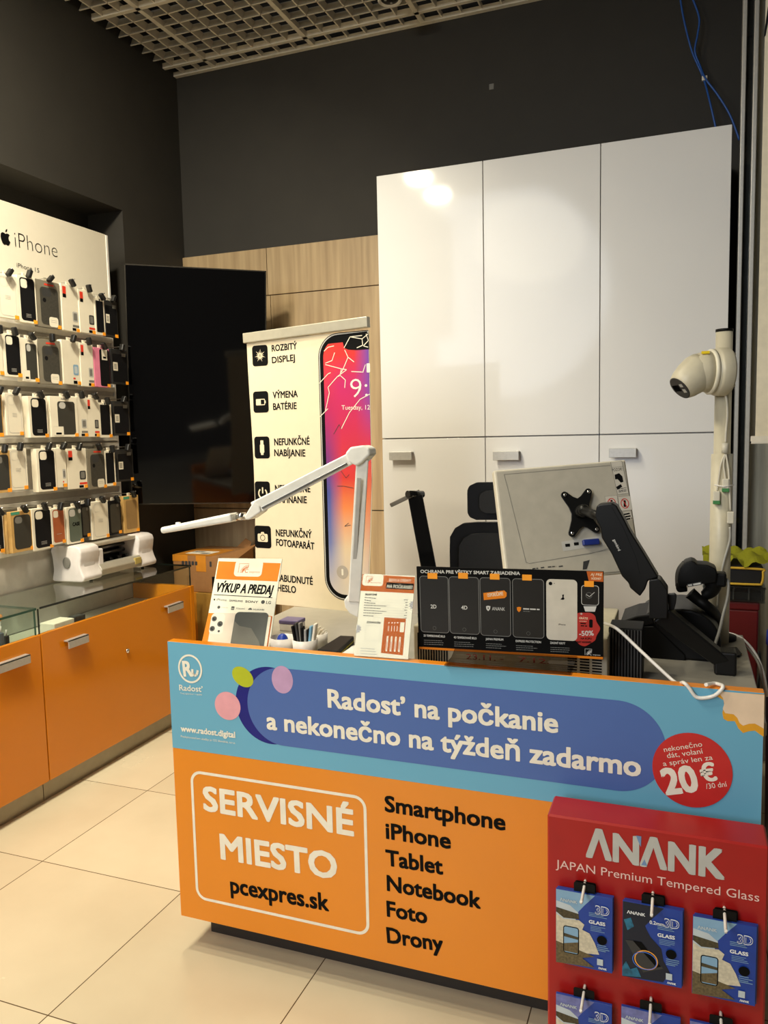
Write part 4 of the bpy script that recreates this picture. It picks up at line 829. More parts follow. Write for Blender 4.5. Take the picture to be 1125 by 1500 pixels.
MB().tube([Q4(623, 830), Q4(622, 880), Q4(600, 960), Q4(585, 1040), Q4(577, 1125)], .0034, 8, smooth=5).build('network_lead', mat('cable_light_grey', (170, 168, 160), .5), ck)
MB().tube([Q4(566, 676), Q4(600, 682, .012), Q4(636, 676)], .002, 6).build('zip_tie', white, ck)
# small tray on the desk behind the pole
a = onZ(ZD, 1064, 962); b = onZ(ZD, 1087, 961)
tag(MB().prism([onZ(ZD + .001, x, y) for x, y in ((1064, 951), (1079, 950), (1087, 960), (1083, 963), (1066, 963))], (0, 0, .006), 0, .002).build('small_dish', black), 'flat black dish on the desk right of the arm post', 'dish')
for k, (pts, lb) in enumerate(([((1062, 926), (1085, 934), (1105, 955), (1118, 985), (1124, 1020)), 'white cable draping down right of the desk, upper strand'], [((1058, 925), (1080, 936), (1100, 955), (1112, 975), (1118, 1010)), 'grey cable draping down right of the desk, lower strand'], [((1112, 955), (1114, 980), (1111, 1005), (1116, 1040)), 'black cable hanging by the desk end'])):
    ys = [2.66, 2.60, 2.52, 2.45, 2.40]; tag(MB().tube([onY(ys[i] + .05, *p) for i, p in enumerate(pts)], .004, 8, smooth=5).build('power_cable', [white, MATS['cable_grey'], black][k]), lb, 'cable')
# stack right of the desk: red chest, clear box, folder, cloth
ya = 3.1
x0, x1 = onY(ya, 1033, 877).x, onY(ya, 1112, 882).x; zr = onY(ya, 1075, 881).z
t = thing('red_chest', 'red storage chest, darkened for shade, under the clear box right of the desk', 'chest', ((x0 + x1) / 2, ya + .2, 0))
MB().box((x0, ya, 0), (x1, ya + .4, zr - .03), 0, .006).build('body', mat('shaded_red', (100, 8, 12), .5), t); MB().box((x0 - .003, ya - .004, zr - .03), (x1 + .003, ya + .404, zr), 0, .006).build('lid', MATS['shaded_red'], t)  # chest red is lowered in the base colour to stand for shade
zc2 = onY(ya, 1075, 858).z; xb0, xb1 = onY(ya, 1030, 858).x, onY(ya, 1121, 858).x
t = thing('clear_organizer_box', 'translucent plastic organizer box on the red chest', 'box', ((xb0 + xb1) / 2, ya + .15, zr))
fg = glass('frosted_plastic', (.72, .74, .74), 1.0, .3)
MB().box((xb0, ya - .01, zr), (xb1, ya + .01, zc2)).box((xb0, ya - .01, zr), (xb0 + .004, ya + .3, zc2)).box((xb1 - .004, ya - .01, zr), (xb1, ya + .3, zc2)).box((xb0, ya - .01, zr), (xb1, ya + .3, zr + .004)).build('body', fg, t)
mb = MB()
for k in range(1, 4): x = xb0 + (xb1 - xb0) * k / 4; mb.box((x - .002, ya + .012, zr + .004), (x + .002, ya + .29, zc2 - .006))
mb.build('divider', mgrey, t); MB().box((xb0 - .003, ya - .014, zc2 - .008), (xb1 + .003, ya + .304, zc2), 0, .002).build('lid', fg, t)
MB().box((xb0 + .01, ya + .03, zr + .004), (xb1 - .01, ya + .26, zr + .03)).build('contents', dgrey, t)
zf = onY(ya, 1095, 829).z; xf0, xf1 = onY(ya, 1033, 840).x, onY(ya, 1119, 840).x
t = thing('tool_bag', 'black bag with yellow piping on the clear organizer box', 'bag', ((xf0 + xf1) / 2, ya + .15, zc2)); yel = mat('yellow_piping', (210, 170, 50), .5)
MB().box((xf0, ya, zc2 + .001), (xf1, ya + .25, zf), 0, .012, 3).build('body', mat('bag_black', (16, 16, 18), .8), t)
MB().tube([(xf0 + .01, ya - .002, zf - .008), (xf1 - .012, ya - .002, zf - .01), (xf1 - .003, ya - .002, zf - .02), (xf1 - .006, ya - .002, zc2 + .014), (xf1 - .03, ya - .002, zc2 + .008), (xf0 + .01, ya - .002, zc2 + .008)], .0045, 8, smooth=4).build('piping', yel, t)
mb = MB(); zk = onY(ya, 1080, 810).z; nx, ny = 18, 8; G = []
for i in range(nx + 1):
    G.append([mb.bm.verts.new((xf0 - .008 + (xf1 - xf0 + .03) * i / nx, ya - .012 + .25 * j / ny, zf + .004 + (zk - zf) * (.55 + .45 * math.sin(i * .9 + j) * .5 + .2 * math.cos(j * 2.1)) - (.028 if j == 0 else 0) * (1 + .4 * math.sin(i * 1.3)))) for j in range(ny + 1)])
for i in range(nx):
    for j in range(ny): mb.bm.faces.new((G[i][j], G[i + 1][j], G[i + 1][j + 1], G[i][j + 1]))
bmesh.ops.solidify(mb.bm, geom=list(mb.bm.faces), thickness=.012)
tag(mb.build('cleaning_cloth', mat('yellow_green_cloth', (178, 178, 40), .9, bump=.6, scale=200), None, True), 'yellow green cloth crumpled on the black bag', 'cloth')
t = thing('waste_bin', 'dark bin with a blue lid at the right edge', 'bin', (.36, 3.05, 0)); zb = onY(3.0, 1122, 945).z
MB().lathe([(.075, 0), (.085, zb), (0, zb)], Matrix.Translation((.36, 3.02, 0)), 28).build('body', mat('bin_dark', (20, 22, 32), .4), t); MB().lathe([(.088, zb), (.086, zb + .045), (.06, zb + .055), (0, zb + .055)], Matrix.Translation((.36, 3.02, 0)), 28).build('lid', bl, t)
# roller blind at the right edge
t = thing('roller_blind', 'cream roller blind with an aluminium bottom rail at the right edge', 'blind', (.5, 3.5, 1.46))
xl = .258; MB().box((xl, 3.5, 1.475), (.85, 3.503, 3.95)).build('fabric', mat('blind_cream', (232, 222, 196), .7), t); rl = MB().prism([(xl - .016, 3.47, 1.444), (xl - .016, 3.47, 1.452), (xl - .016, 3.488, 1.475), (xl - .016, 3.512, 1.475), (xl - .016, 3.53, 1.444)], (.62, 0, 0), 0, .002).build('bottom_rail', mat('rail_white', (226, 220, 206), .4), t)
MB().box((xl - .019, 3.474, 1.446), (xl - .012, 3.49, 1.454)).build('end_cap', black, rl)
P = Print(Frame((xl, 3.5, 0), (1, 0, 0), (0, 0, 1)), (1040, 0, 5.765), lift=.001); P.pix([(488, 60), (520, 40), (500, 140), (470, 300), (455, 318), (462, 250)], black, 0)
P.build('printed_stroke', t)

# ================================================================== TALL WHITE CABINETS
cabw = mat('cabinet_white_gloss', (222, 221, 219), .48, spec=.5, var=.01, scale=3, coat=.3, coatr=.07); cabs = mat('cabinet_side', (200, 198, 194), .4)
XS = [-1.419, -.893, -.367, .160]; cl = ['left tall white cabinet unit beside the wood panels', 'middle tall white cabinet unit behind the monitor', 'right tall white cabinet unit behind the camera pole']
hpx = [((570, 662), (603, 674)), ((722, 661), (760, 674)), ((892, 657), (932, 670))]
for i in range(3):
    a, b = XS[i], XS[i + 1]; t = thing('tall_cabinet', cl[i], 'cabinet', ((a + b) / 2, 3.95, 0), 'tall white cabinets on the back wall')
    MB().box((a + .001, 3.722, .08), (b - .001, 4.235, 2.750)).build('body', cabs, t); MB().box((a + .001, 3.76, 0), (b - .001, 4.22, .08)).build('plinth', dgrey, t)
    MB().box((a + .0018, 3.70, 1.494), (b - .0018, 3.72, 2.755), 0, .0015, 2).build('upper_door', cabw, t)
    d = MB().box((a + .0018, 3.70, .085), (b - .0018, 3.72, 1.488), 0, .0015, 2).build('lower_door', cabw, t)
    h0 = onY(3.67, *hpx[i][0]); h1 = onY(3.67, *hpx[i][1])
    MB().box((h0.x, 3.666, h1.z), (h1.x, 3.672, h0.z), 0, .0015).box((h0.x, 3.668, h0.z - .005), (h1.x, 3.70, h0.z), 0, .0015).build('handle', alu, d)

# ================================================================== TV, ROLL-UP BANNER
TB = tilted(-2.547, 3.77, 1.147, math.radians(33.4), math.radians(-4.5), -.028); tw, th = .740, 1.282; TF = Frame(TB.p(-tw / 2, 0), TB.U, TB.V)
t = thing('television', 'large black television hung upright in the dark corner', 'television', tuple(TF.p(tw / 2, 0)))
MB(TF.mat()).box((0, 0, -.035), (tw, th, -.001), 0, .002).build('housing', black, t)
bzl = MB(TF.mat()); e = .006
bzl.box((0, 0, -.012), (e, th, .002)).box((tw - e, 0, -.012), (tw, th, .002)).box((0, 0, -.012), (tw, e, .002)).box((0, th - e, -.012), (tw, th, .002)); bzl.build('bezel', mat('tv_bezel', (70, 66, 60), .25, metal=.6), t)
MB(TF.mat()).box((e, e, -.004), (tw - e, th - e, .0005)).build('screen', mat('tv_screen_off', (4, 4, 5), .06, var=0), t)
br = TF.p(tw * .45, th * .5, -.035); MB().tube([br, br + Vector((-.08, .14, 0)), (-2.912, 4.10, br.z)], .02, 10).build('wall_bracket', black, t)
a = Vector((-1.4956, 2.6974, .86)); b = Vector((-1.1761, 2.6608, .86)); U = (b - a).normalized()
BF = Frame(a - U * .0985, U, (0, 0, 1)); bw = .545; bh = 1.022
t = thing('roll_up_banner', 'cream banner with repair icons and a cracked phone, on the desk end', 'banner', tuple(BF.p(bw / 2, 0)))
mb = MB(); nb = 26; ins = lambda k: .012 * math.sin(math.pi * k / nb)          # the sheet narrows slightly between its ends
prof = [(0.006 + .022 * math.sin(math.pi * min(1, k / nb * 1.0)) ** 2 * .5, bw - .004 - (0 if k / nb > .5 else .03 * ((.5 - k / nb) * 2) ** 1.2), bh * k / nb) for k in range(nb + 1)]
Lf = [mb.bm.verts.new(BF.p(p[0], p[2], 0)) for p in prof]; Rf = [mb.bm.verts.new(BF.p(p[1], p[2], 0)) for p in prof]
Lb = [mb.bm.verts.new(BF.p(p[0], p[2], -.002)) for p in prof]; Rb = [mb.bm.verts.new(BF.p(p[1], p[2], -.002)) for p in prof]
for k in range(nb):
    for q in ((Lf[k], Rf[k], Rf[k + 1], Lf[k + 1]), (Rb[k], Lb[k], Lb[k + 1], Rb[k + 1]), (Lb[k], Lf[k], Lf[k + 1], Lb[k + 1]), (Rf[k], Rb[k], Rb[k + 1], Rf[k + 1])): mb.bm.faces.new(q)
mb.bm.faces.new((Lf[0], Lb[0], Rb[0], Rf[0])); mb.bm.faces.new((Lf[-1], Rf[-1], Rb[-1], Lb[-1]))
sheet = mb.build('sheet', mat('banner_cream', (226, 212, 182), .6, var=.015), t)
u0, v0 = BF.uv(358, 491); u1, v1 = BF.uv(540, 466)
rl = MB(); U2 = (BF.p(u1, v1) - BF.p(u0, v0)).normalized(); RFm = Frame(BF.p(u0, v0 - .012), U2, Vector((0, 0, 1)) - U2 * U2.z)
MB(RFm.mat()).box((0, -.020, -.012), ((BF.p(u1, v1) - BF.p(u0, v0)).length, .018, .012), 0, .003).build('top_rail', mat('rail_silver', (196, 190, 172), .3, metal=.4), t)
MB().tube([BF.p(bw * .5, -.0, -.03), BF.p(bw * .5, bh + .0, -.018)], .008, 10).build('support_pole', alu, t)
MB(BF.mat()).box((bw * .28, .0005, -.10), (bw * .72, .012, .02), 0, .003).build('foot', dgrey, t) if False else MB(BF.mat()).box((bw * .45, .0005, -.010), (bw * .55, .010, -.0035)).build('foot', dgrey, t)
P = Print(BF, lift=.0006)
bi = blackp; ICON = []
for (x0, y0, x1, y1) in ((370.3, 504.8, 391.8, 537), (371.7, 572.6, 392.8, 604.9), (373.5, 639.2, 394.5, 671.7), (374.3, 705.3, 395.2, 738), (373.9, 770.6, 396.6, 802.2), (377, 836, 398, 868)):
    P = Print(BF, lift=.0006); a = P.q(x0, y1); b = P.q(x1, y0); P.poly(rrect(a[0], a[1], b[0], b[1], .012, 5), bi, 0); ICON.append(P)
cr_ = MATS['banner_cream']
P = ICON[0]; c = P.q(381, 521)
for k in range(14):
    g = 2 * math.pi * k / 14 + .15; rr = .026 if k % 2 else .018; P.poly([(c[0] + .003 * math.cos(g + 1.57), c[1] + .003 * math.sin(g + 1.57)), (c[0] - .003 * math.cos(g + 1.57), c[1] - .003 * math.sin(g + 1.57)), (c[0] + rr * math.cos(g), c[1] + rr * math.sin(g))], cr_, 1)
P = ICON[1]; c = P.q(382, 589); P.poly(rrect(c[0] - .022, c[1] - .012, c[0] + .020, c[1] + .012, .003), cr_, 1); P.poly(rrect(c[0] + .001, c[1] - .009, c[0] + .017, c[1] + .009, .001), bi, 2); P.poly([(c[0] + .020, c[1] - .005), (c[0] + .024, c[1] - .005), (c[0] + .024, c[1] + .005), (c[0] + .020, c[1] + .005)], cr_, 1)
P = ICON[2]; c = P.q(384, 655); P.poly(rrect(c[0] - .010, c[1] - .022, c[0] + .010, c[1] + .010, .003), cr_, 1); P.poly([(c[0] - .007, c[1] + .010), (c[0] + .007, c[1] + .010), (c[0] + .007, c[1] + .026), (c[0] - .007, c[1] + .026)], cr_, 1); P.poly([(c[0] - .006, c[1] - .03), (c[0] + .006, c[1] - .03), (c[0] + .006, c[1] - .022), (c[0] - .006, c[1] - .022)], cr_, 1)
P = ICON[3]; c = P.q(385, 722); P.line([(c[0] + .019 * math.cos(math.radians(g)), c[1] - .002 + .019 * math.sin(math.radians(g))) for g in range(125, 416, 15)], .006, cr_, 1); P.line([(c[0], c[1] - .002), (c[0], c[1] + .022)], .006, cr_, 1)
P = ICON[4]; c = P.q(385, 787); P.poly(rrect(c[0] - .024, c[1] - .018, c[0] + .024, c[1] + .014, .005), cr_, 1); P.poly([(c[0] - .010, c[1] + .012), (c[0] + .010, c[1] + .012), (c[0] + .006, c[1] + .021), (c[0] - .006, c[1] + .021)], cr_, 1); P.ring(disc(c[0], c[1] - .002, .012), .0025, bi, 2)
for P in ICON: P.build('repair_icon', sheet)
P = Print(BF, lift=.0006)
for tx, l, rg, cp_ in (('ROZBITÝ', (398.3, 514.9), (435.2, 511), 9), ('DISPLEJ', (398.7, 532.1), (432.3, 528.2), 9), ('VÝMENA', (399.8, 583.6), (436.4, 581.4), 9.4), ('BATÉRIE', (400.2, 600.4), (434.8, 599), 9.4), ('NEFUNKČNÉ', (401.9, 652.3), (453.8, 651.2), 9.7), ('NABÍJANIE', (401.9, 668), (447.5, 668.5), 9.7),
                       ('NEFUNKČNÉ', (403, 720.3), (454.9, 721), 9.7), ('ZAPÍNANIE', (403.8, 736.3), (449.7, 737), 9.7), ('NEFUNKČNÝ', (404.3, 785), (456.8, 788.2), 9.6), ('FOTOAPARÁT', (404.6, 799), (460.6, 805.0), 9.6), ('ZABUDNUTÉ', (404, 850.6), (458.4, 856.6), 9.6), ('HESLO', (406.6, 865.6), (433.8, 868.8), 9.6)):
    P = Print(BF, lift=.0006); P.text(tx, l, rg, (l[0], l[1] - cp_), bi, 0, .022); P.build('repair_lettering', sheet)
P = Print(BF, lift=.0005); RR = lambda k: bw - .0046
ol = P.q(468.5, 600)[0]; ot = P.q(500, 487)[1]; ob = P.q(510, 880)[1]; cor = .085
def phone_shape(off, top, bot, right):
    pts = []
    for g in range(90, 181, 10): pts.append((ol + cor + (cor - off) * math.cos(math.radians(g)), ot - cor + (cor - off) * math.sin(math.radians(g))))
    for g in range(180, 271, 10): pts.append((ol + cor + (cor - off) * math.cos(math.radians(g)), ob + cor + (cor - off) * math.sin(math.radians(g))))
    pts.append((right - .028, ob + off)); pts.append((right - .014, ob + .22)); pts.append((right, ob + .45)); pts.append((right, ot - off)); return pts
rgt = bw - .006
P.poly(phone_shape(0, 0, 0, rgt), bi, 0); P.ring(phone_shape(.003, 0, 0, rgt), .004, lgrey, 1)
P.build('phone_picture', sheet)
P = Print(BF, lift=.0011); 
sc = phone_shape(.022, 0, 0, rgt); P.poly(sc, wallpaper_mat(), 0); scr_o = P.build('phone_screen_picture', sheet)
# the wallpaper colours follow the sheet: give this part an origin at the sheet's lower-left corner
me = scr_o.data; off = BF.p(0, 0) - ROOT[scr_o.name]
Xi = BF.mat(); Xi.translation = BF.p(0, 0) - ROOT[t.name]; inv = Xi.inverted() 
for v in me.vertices: v.co = inv @ v.co
YZ = Matrix(((1, 0, 0, 0), (0, 0, -1, 0), (0, 1, 0, 0), (0, 0, 0, 1)))
for v in me.vertices: v.co = Vector((v.co.x, -v.co.z, v.co.y))
scr_o.matrix_local = Xi @ Matrix(((1, 0, 0, 0), (0, 0, 1, 0), (0, -1, 0, 0), (0, 0, 0, 1)))
P = Print(BF, (340, 450, 5.114), lift=.0014)
P.pix([(840, 305), (830, 262), (850, 215), (1022, 192), (1026, 315), (930, 322), (870, 318)], bi, 0); P.pix([(700, 280), (760, 225), (850, 212), (835, 262), (740, 272)], bi, 0)
for pts in (((840, 305), (885, 222), (975, 238), (1020, 200)), ((975, 238), (980, 285), (935, 305)), ((1005, 200), (1022, 250), (985, 290), (1020, 300)), ((885, 222), (975, 212)), ((700, 430), (820, 462), (860, 468), (790, 520), (720, 600)), ((770, 340), (750, 400), (700, 420)), ((845, 320), (870, 375), (830, 470), (800, 520)), ((870, 375), (915, 410)), ((820, 462), (810, 510), (850, 545), (845, 605)), ((655, 570), (720, 500), (740, 490)), ((720, 600), (730, 640), (700, 780)), ((1035, 650), (960, 690), (880, 790), (820, 910)), ((895, 482), (975, 486)), ((690, 330), (720, 300), (765, 290)), ((660, 820), (720, 760)), ((980, 490), (1000, 430))):
    P.line([P.q(*p) for p in pts], .0028, mat('crack_white', (236, 226, 206), .6), 1)
P.text('9:', (893, 680), (1019, 668), (893, 540), offw, 1, -.012); P.text('Tuesday, 12', (822, 768), (1034, 766), (822, 735), offw, 1)
a = P.q(1010, 490); b = P.q(1034, 420); P.poly(rrect(a[0], a[1], b[0], b[1], .003), offw, 1)
P.c = (0, 0, 1); c = P.q(502, 838); P.poly(disc(c[0], c[1], .025), mat('torch_grey', (176, 166, 154), .6), 1); P.poly(rrect(c[0] - .004, c[1] - .012, c[0] + .004, c[1] + .012, .003), offw, 2)
for pts in (((500, 690), (507, 700), (512, 695)), ((514, 769), (505, 771), (511, 766)), ((494, 712), (504, 712), (518, 715)), ((489, 636), (497, 622), (500, 628))): P.line([P.q(*p) for p in pts], .002, dgrey, 1)
P.build('crack_lines', sheet)

# ================================================================== BOXES IN THE CORNER
zb0, zb1 = onY(3.75, 255, 865).z, onY(3.75, 290, 814).z; x0, x1 = onY(3.75, 253, 812).x, onY(3.75, 321, 815).x
t = thing('cardboard_box', 'yellowish cardboard box on the floor, lowest in the corner stack', 'box', (-2.5, 3.95, 0), 'cardboard boxes in the corner')
MB().box((x0 - .02, 3.73, 0), (x1 + .12, 4.16, zb0 - .002), 0, .004).build('body', mat('box_yellow', (150, 112, 40), .8), t); MB().box((x0 + .1, 3.7285, .05), (x0 + .16, 4.15, zb0 - .001)).build('tape', tape, t)
t = thing('cardboard_box', 'brown cardboard box with a shipping label, on top of the corner stack', 'box', ((x0 + x1) / 2, 3.92, zb0), 'cardboard boxes in the corner')
MB().box((x0, 3.75, zb0), (x1, 4.12, zb1), 0, .003).build('body', card, t)
MB().box((x0 + .155, 3.7485, zb1 - .09), (x0 + .22, 3.752, zb1 + .0012)).box((x0 - .0012, 3.7485, zb1 - .035), (x0 + .10, 3.752, zb1 + .0012)).box((x0 - .001, 3.7488, zb1), (x1 - .05, 4.0, zb1 + .001)).build('tape', tape, t)
MB().prism([(x1, 3.75, zb1 - .003), (x1, 4.10, zb1 - .003), (x1 + .055, 4.10, zb1 + .03), (x1 + .055, 3.80, zb1 - .04)], (0, 0, .003)).build('flap', card, t)
MB().prism([(x1 - .01, 4.1, zb1 + .001), (x1 - .10, 4.1, zb1 + .001), (x1 - .06, 4.14, zb1 + .05), (x1 - .01, 4.12, zb1 + .03)], (0, .004, 0)).build('rear_flap', card, t)
P = Print(Frame((x0, 3.75, zb1), (1, 0, 0), (0, 1, 0)), lift=.0016); P.poly([(.045, .05), (.205, .05), (.215, .16), (.055, .16)], offw, 0)
for k in range(9): P.poly([(.06 + .008 * k, .10), (.064 + .008 * k, .10), (.066 + .008 * k, .15), (.062 + .008 * k, .15)], dgrey, 1)
P.poly([(.14, .06), (.19, .06), (.195, .1), (.145, .1)], mgrey, 1); P.build('shipping_label', t)
P = Print(Frame((x0, 3.75, zb0), (1, 0, 0), (0, 0, 1)), lift=.0018); hh = zb1 - zb0
for k in range(5): P.poly(rrect(.06 + .022 * k, hh - .055, .076 + .022 * k, hh - .033, .003), dgrey, 0)
P.poly(rrect(.245, hh - .06, .258, hh - .03, .002), dgrey, 0); P.build('handling_marks', t)
xk0, xk1 = onY(3.70, 305, 850).x, onY(3.70, 322, 850).x; zk1 = onY(3.70, 310, 847).z; zk0 = zb0
tag(MB().box((xk0, 3.735 - .0, zb0), (xk1 + .06, 3.749, zk1), 0, .002).build('small_black_box', black), 'small black box leaning on the brown cardboard box', 'box')

# ================================================================== SHOWCASES along the left wall
XF = -2.48; ZO = .722
cabin = mat('showcase_inside', (196, 190, 176), .5)
def showcase(y0, y1, label, doors, endpanel, gm, hand, lock=None):
    t = thing('showcase_counter', label, 'showcase', (-2.66, (y0 + y1) / 2, 0), 'glass topped orange showcases')
    MB().box((-2.855, y0 + .002, .095), (XF - .02, y1 - .002, .64)).build('body', cabin, t)
    MB().box((-2.855, y0, 0), (-2.52, y1 - (.034 if endpanel else 0), .095)).build('plinth', mat('plinth_aluminium', (150, 142, 124), .35, metal=.6), t)
    d = MB().box((XF - .02, y0 + .0015, .095), (XF, y1 - (.034 if endpanel else .0015), ZO), 0, .001, 1).build('door', orange, t)
    for ha, hb_ in hand:
        z = .665; MB().box((XF + .022, ha, z - .036), (XF + .027, hb_, z), 0, .001).box((XF, ha, z - .006), (XF + .027, hb_, z), 0, .001).build('handle', alu, d)
    if lock: MB().lathe([(.011, 0), (.011, .006), (.008, .010), (0, .010)], Matrix.Translation((XF, lock[0], lock[1])) @ Matrix.Rotation(math.pi / 2, 4, 'Y'), 20).build('lock', chrome, d)
    if endpanel: MB().box((-2.855, y1 - .032, 0), (XF + .002, y1, ZO + .002), 0, .001, 1).build('end_panel', orange, t)
    gy1 = y1 - .012
    MB().box((-2.858, y0 + .002, .828), (XF - .0, gy1, .836)).build('glass_top', showg, t)
    g = MB().box((XF - .014, y0 + .003, .645), (XF - .007, gy1 - .002, .828)).build('front_pane', showg, t)
    MB().box((-2.858, y0 + .003, .645), (XF - .014, y0 + .010, .828)).build('side_pane', showg, t); MB().box((-2.858, gy1 - .009, .645), (XF - .014, gy1 - .002, .828)).build('side_pane', showg, t)
    MB().box((XF - .0005, y0 + .002, .8275), (XF + .0008, gy1, .8365)).box((XF - .0145, y0 + .002, .7), (XF - .0065, y0 + .0035, .8275)).box((XF - .0145, gy1 - .0025, .7), (XF - .0065, gy1 - .0005, .8275)).box((-2.858, gy1 - .0005, .828), (XF, gy1 + .0008, .8365)).build('glass_edge', gm, t)
    MB().box((-2.855, y0 + .003, .641), (XF - .022, y1 - .036, .6425)).build('display_floor', cabin, t)
    MB().box((-2.859, y0 + .003, .645), (-2.8575, gy1 - .003, .827)).build('back_panel', lgrey, t)
    return t
showcase(1.15, 2.478, 'orange showcase with accessories under glass, cut by the left edge', 1, False, greeng, [(2.24, 2.395), (1.4, 1.52)])
showcase(2.482, 3.570, 'orange glass topped showcase carrying the white cutting plotter', 1, True, darke, [(2.607, 2.729), (3.306, 3.436)], (3.007, .513))
a = onX(-2.50, 75, 925); 
tag(MB().box((-2.60, 2.60, .643), (-2.52, 2.72, .735), 0, .003).build('white_carton', offw), 'small white carton inside the glass of the right showcase', 'carton')
tag(MB().box((-2.56, 2.725, .643), (-2.52, 2.79, .738), 0, .003).build('dark_adapter', dgrey), 'dark adapter beside the white carton in the showcase', 'adapter')
acc = [mat('acc_black', (30, 32, 36), .4), lgrey, tag_or, mat('acc_blue_grey', (90, 100, 112), .4)]
for k in range(9):
    y_ = 2.10 + .035 * k; h = .035 + .03 * ((k * 37) % 5) / 4; x = -2.56 + .03 * ((k * 3) % 4) / 3
    lb = ['black plug nearest the left edge', 'blue grey plug second from the left', 'black plug third from the left', 'blue grey plug fourth from the left', 'black plug in the middle', 'blue grey plug right of the middle', 'black plug third from the seam', 'blue grey plug second from the seam', 'black plug nearest the seam'][k] + ' inside the left showcase'
    t = thing('charger_plug', lb, 'charger', (x, y_, .643), 'chargers in the left showcase')
    MB().box((x - .008, y_ - .010, .643), (x + .008, y_ + .010, .643 + h + .05), 0, .003).build('body', acc[0 if k % 2 == 0 else 3], t)
    MB().tube([(x, y_, .643 + h + .05), (x, y_ + .003, .643 + h + .075)], .003, 6).build('tip', lgrey, t)
for k, (y_, z) in enumerate(((2.16, .775), (2.34, .78), (2.41, .80))):
    t = thing('price_card', ['orange round price card at the left in the left showcase', 'larger orange price card in the middle of the left showcase', 'small orange price card beside the showcase seam'][k], 'price card', (-2.62, y_, .643), 'price cards in the left showcase')
    MB().tube([(-2.62, y_, .643), (-2.62, y_, z - .01)], .002, 6).build('stick', lgrey, t); MB().lathe([(.018 - .004 * (k == 2), 0), (.018 - .004 * (k == 2), .002), (0, .002)], Matrix.Translation((-2.62, y_, z)) @ Matrix.Rotation(math.pi / 2, 4, 'Y'), 20).build('card', tag_or, t)
# cutting plotter
plw = mat('plotter_white', (224, 218, 216), .35); Zp = .8365
t = thing('cutting_plotter', 'white and silver cutting plotter on the glass showcase top', 'plotter', (-2.75, 3.22, Zp))
def cap(y0, y1, nm):
    pr = [(-2.850, Zp + .012), (-2.838, Zp + .06), (-2.842, Zp + .12), (-2.85, Zp + .155), (-2.838, Zp + .175), (-2.80, Zp + .183), (-2.70, Zp + .180), (-2.674, Zp + .170), (-2.667, Zp + .150), (-2.672, Zp + .115), (-2.678, Zp + .085), (-2.668, Zp + .055), (-2.655, Zp + .03), (-2.660, Zp + .014), (-2.675, Zp + .008), (-2.835, Zp + .006)]
    o = MB().prism([(x, y0, z) for x, z in pr], (0, y1 - y0, 0), 0, .007, 3).build(nm, plw, t, True); return o
cp1 = cap(2.945, 3.075, 'left_cap'); cp2 = cap(3.375, 3.50, 'right_cap')
MB().lathe([(.022, 0), (.022, .004), (.02, .0045), (0, .0045)], Matrix.Translation((-2.752, 2.944, Zp + .10)) @ Matrix.Scale(1.25, 4, (0, 0, 1)) @ Matrix.Rotation(math.pi / 2, 4, 'X'), 28).build('cap_badge', mgrey, cp1)
for cpp, yc in ((cp1, 3.01), (cp2, 3.44)):
    MB().lathe([(.040, 0), (.036, .0015), (.03, .0018), (0, .0018)], Matrix.Translation((-2.6775, yc, Zp + .09)) @ Matrix.Rotation(math.pi / 2, 4, 'Y'), 28).build('finger_dent', mat('dent_shade_white', (200, 194, 190), .4), cpp)  # low raised disc; its greyer white paints the shade of a hollow
MB().box((-2.845, 3.07, Zp + .160), (-2.69, 3.38, Zp + .178), 0, .004).build('top_cover', mat('plotter_silver', (186, 180, 166), .35, metal=.4), t)
MB().box((-2.845, 3.07, Zp + .01), (-2.80, 3.38, Zp + .162)).build('rear_frame', black, t)
for z in (.135, .105): MB().tube([(-2.77, 3.07, Zp + z), (-2.77, 3.38, Zp + z)], .010, 12).build('guide_rail', mat('rail_dark_steel', (120, 120, 118), .3, metal=.8), t)
MB().box((-2.80, 3.07, Zp + .02), (-2.70, 3.38, Zp + .065)).build('cutting_bed', black, t)
MB().prism([(-2.70, 3.07, Zp + .01), (-2.66, 3.07, Zp + .02), (-2.655, 3.07, Zp + .05), (-2.672, 3.07, Zp + .076), (-2.70, 3.07, Zp + .076)], (0, .31, 0), 0, .004).build('front_bar', MATS['plotter_silver'], t)
MB().box((-2.668, 3.32, Zp + .035), (-2.6535, 3.37, Zp + .068), 0, .003).build('yellow_label', mat('label_gold', (180, 160, 90), .4), t)
car = MB().box((-2.74, 3.075, Zp + .07), (-2.675, 3.11, Zp + .15), 0, .006).build('carriage', plw, t)
for k in range(4): MB().tube([(-2.725, 3.14 + .06 * k, Zp + .075), (-2.725, 3.16 + .06 * k, Zp + .075)], .014, 12).build('pinch_roller', black, t)
for yc in (3.03, 3.42):
    for x in (-2.82, -2.69): MB().lathe([(.008, Zp), (.008, Zp + .012), (0, Zp + .012)], Matrix.Translation((x, yc, 0)), 12).build('foot', black, t)

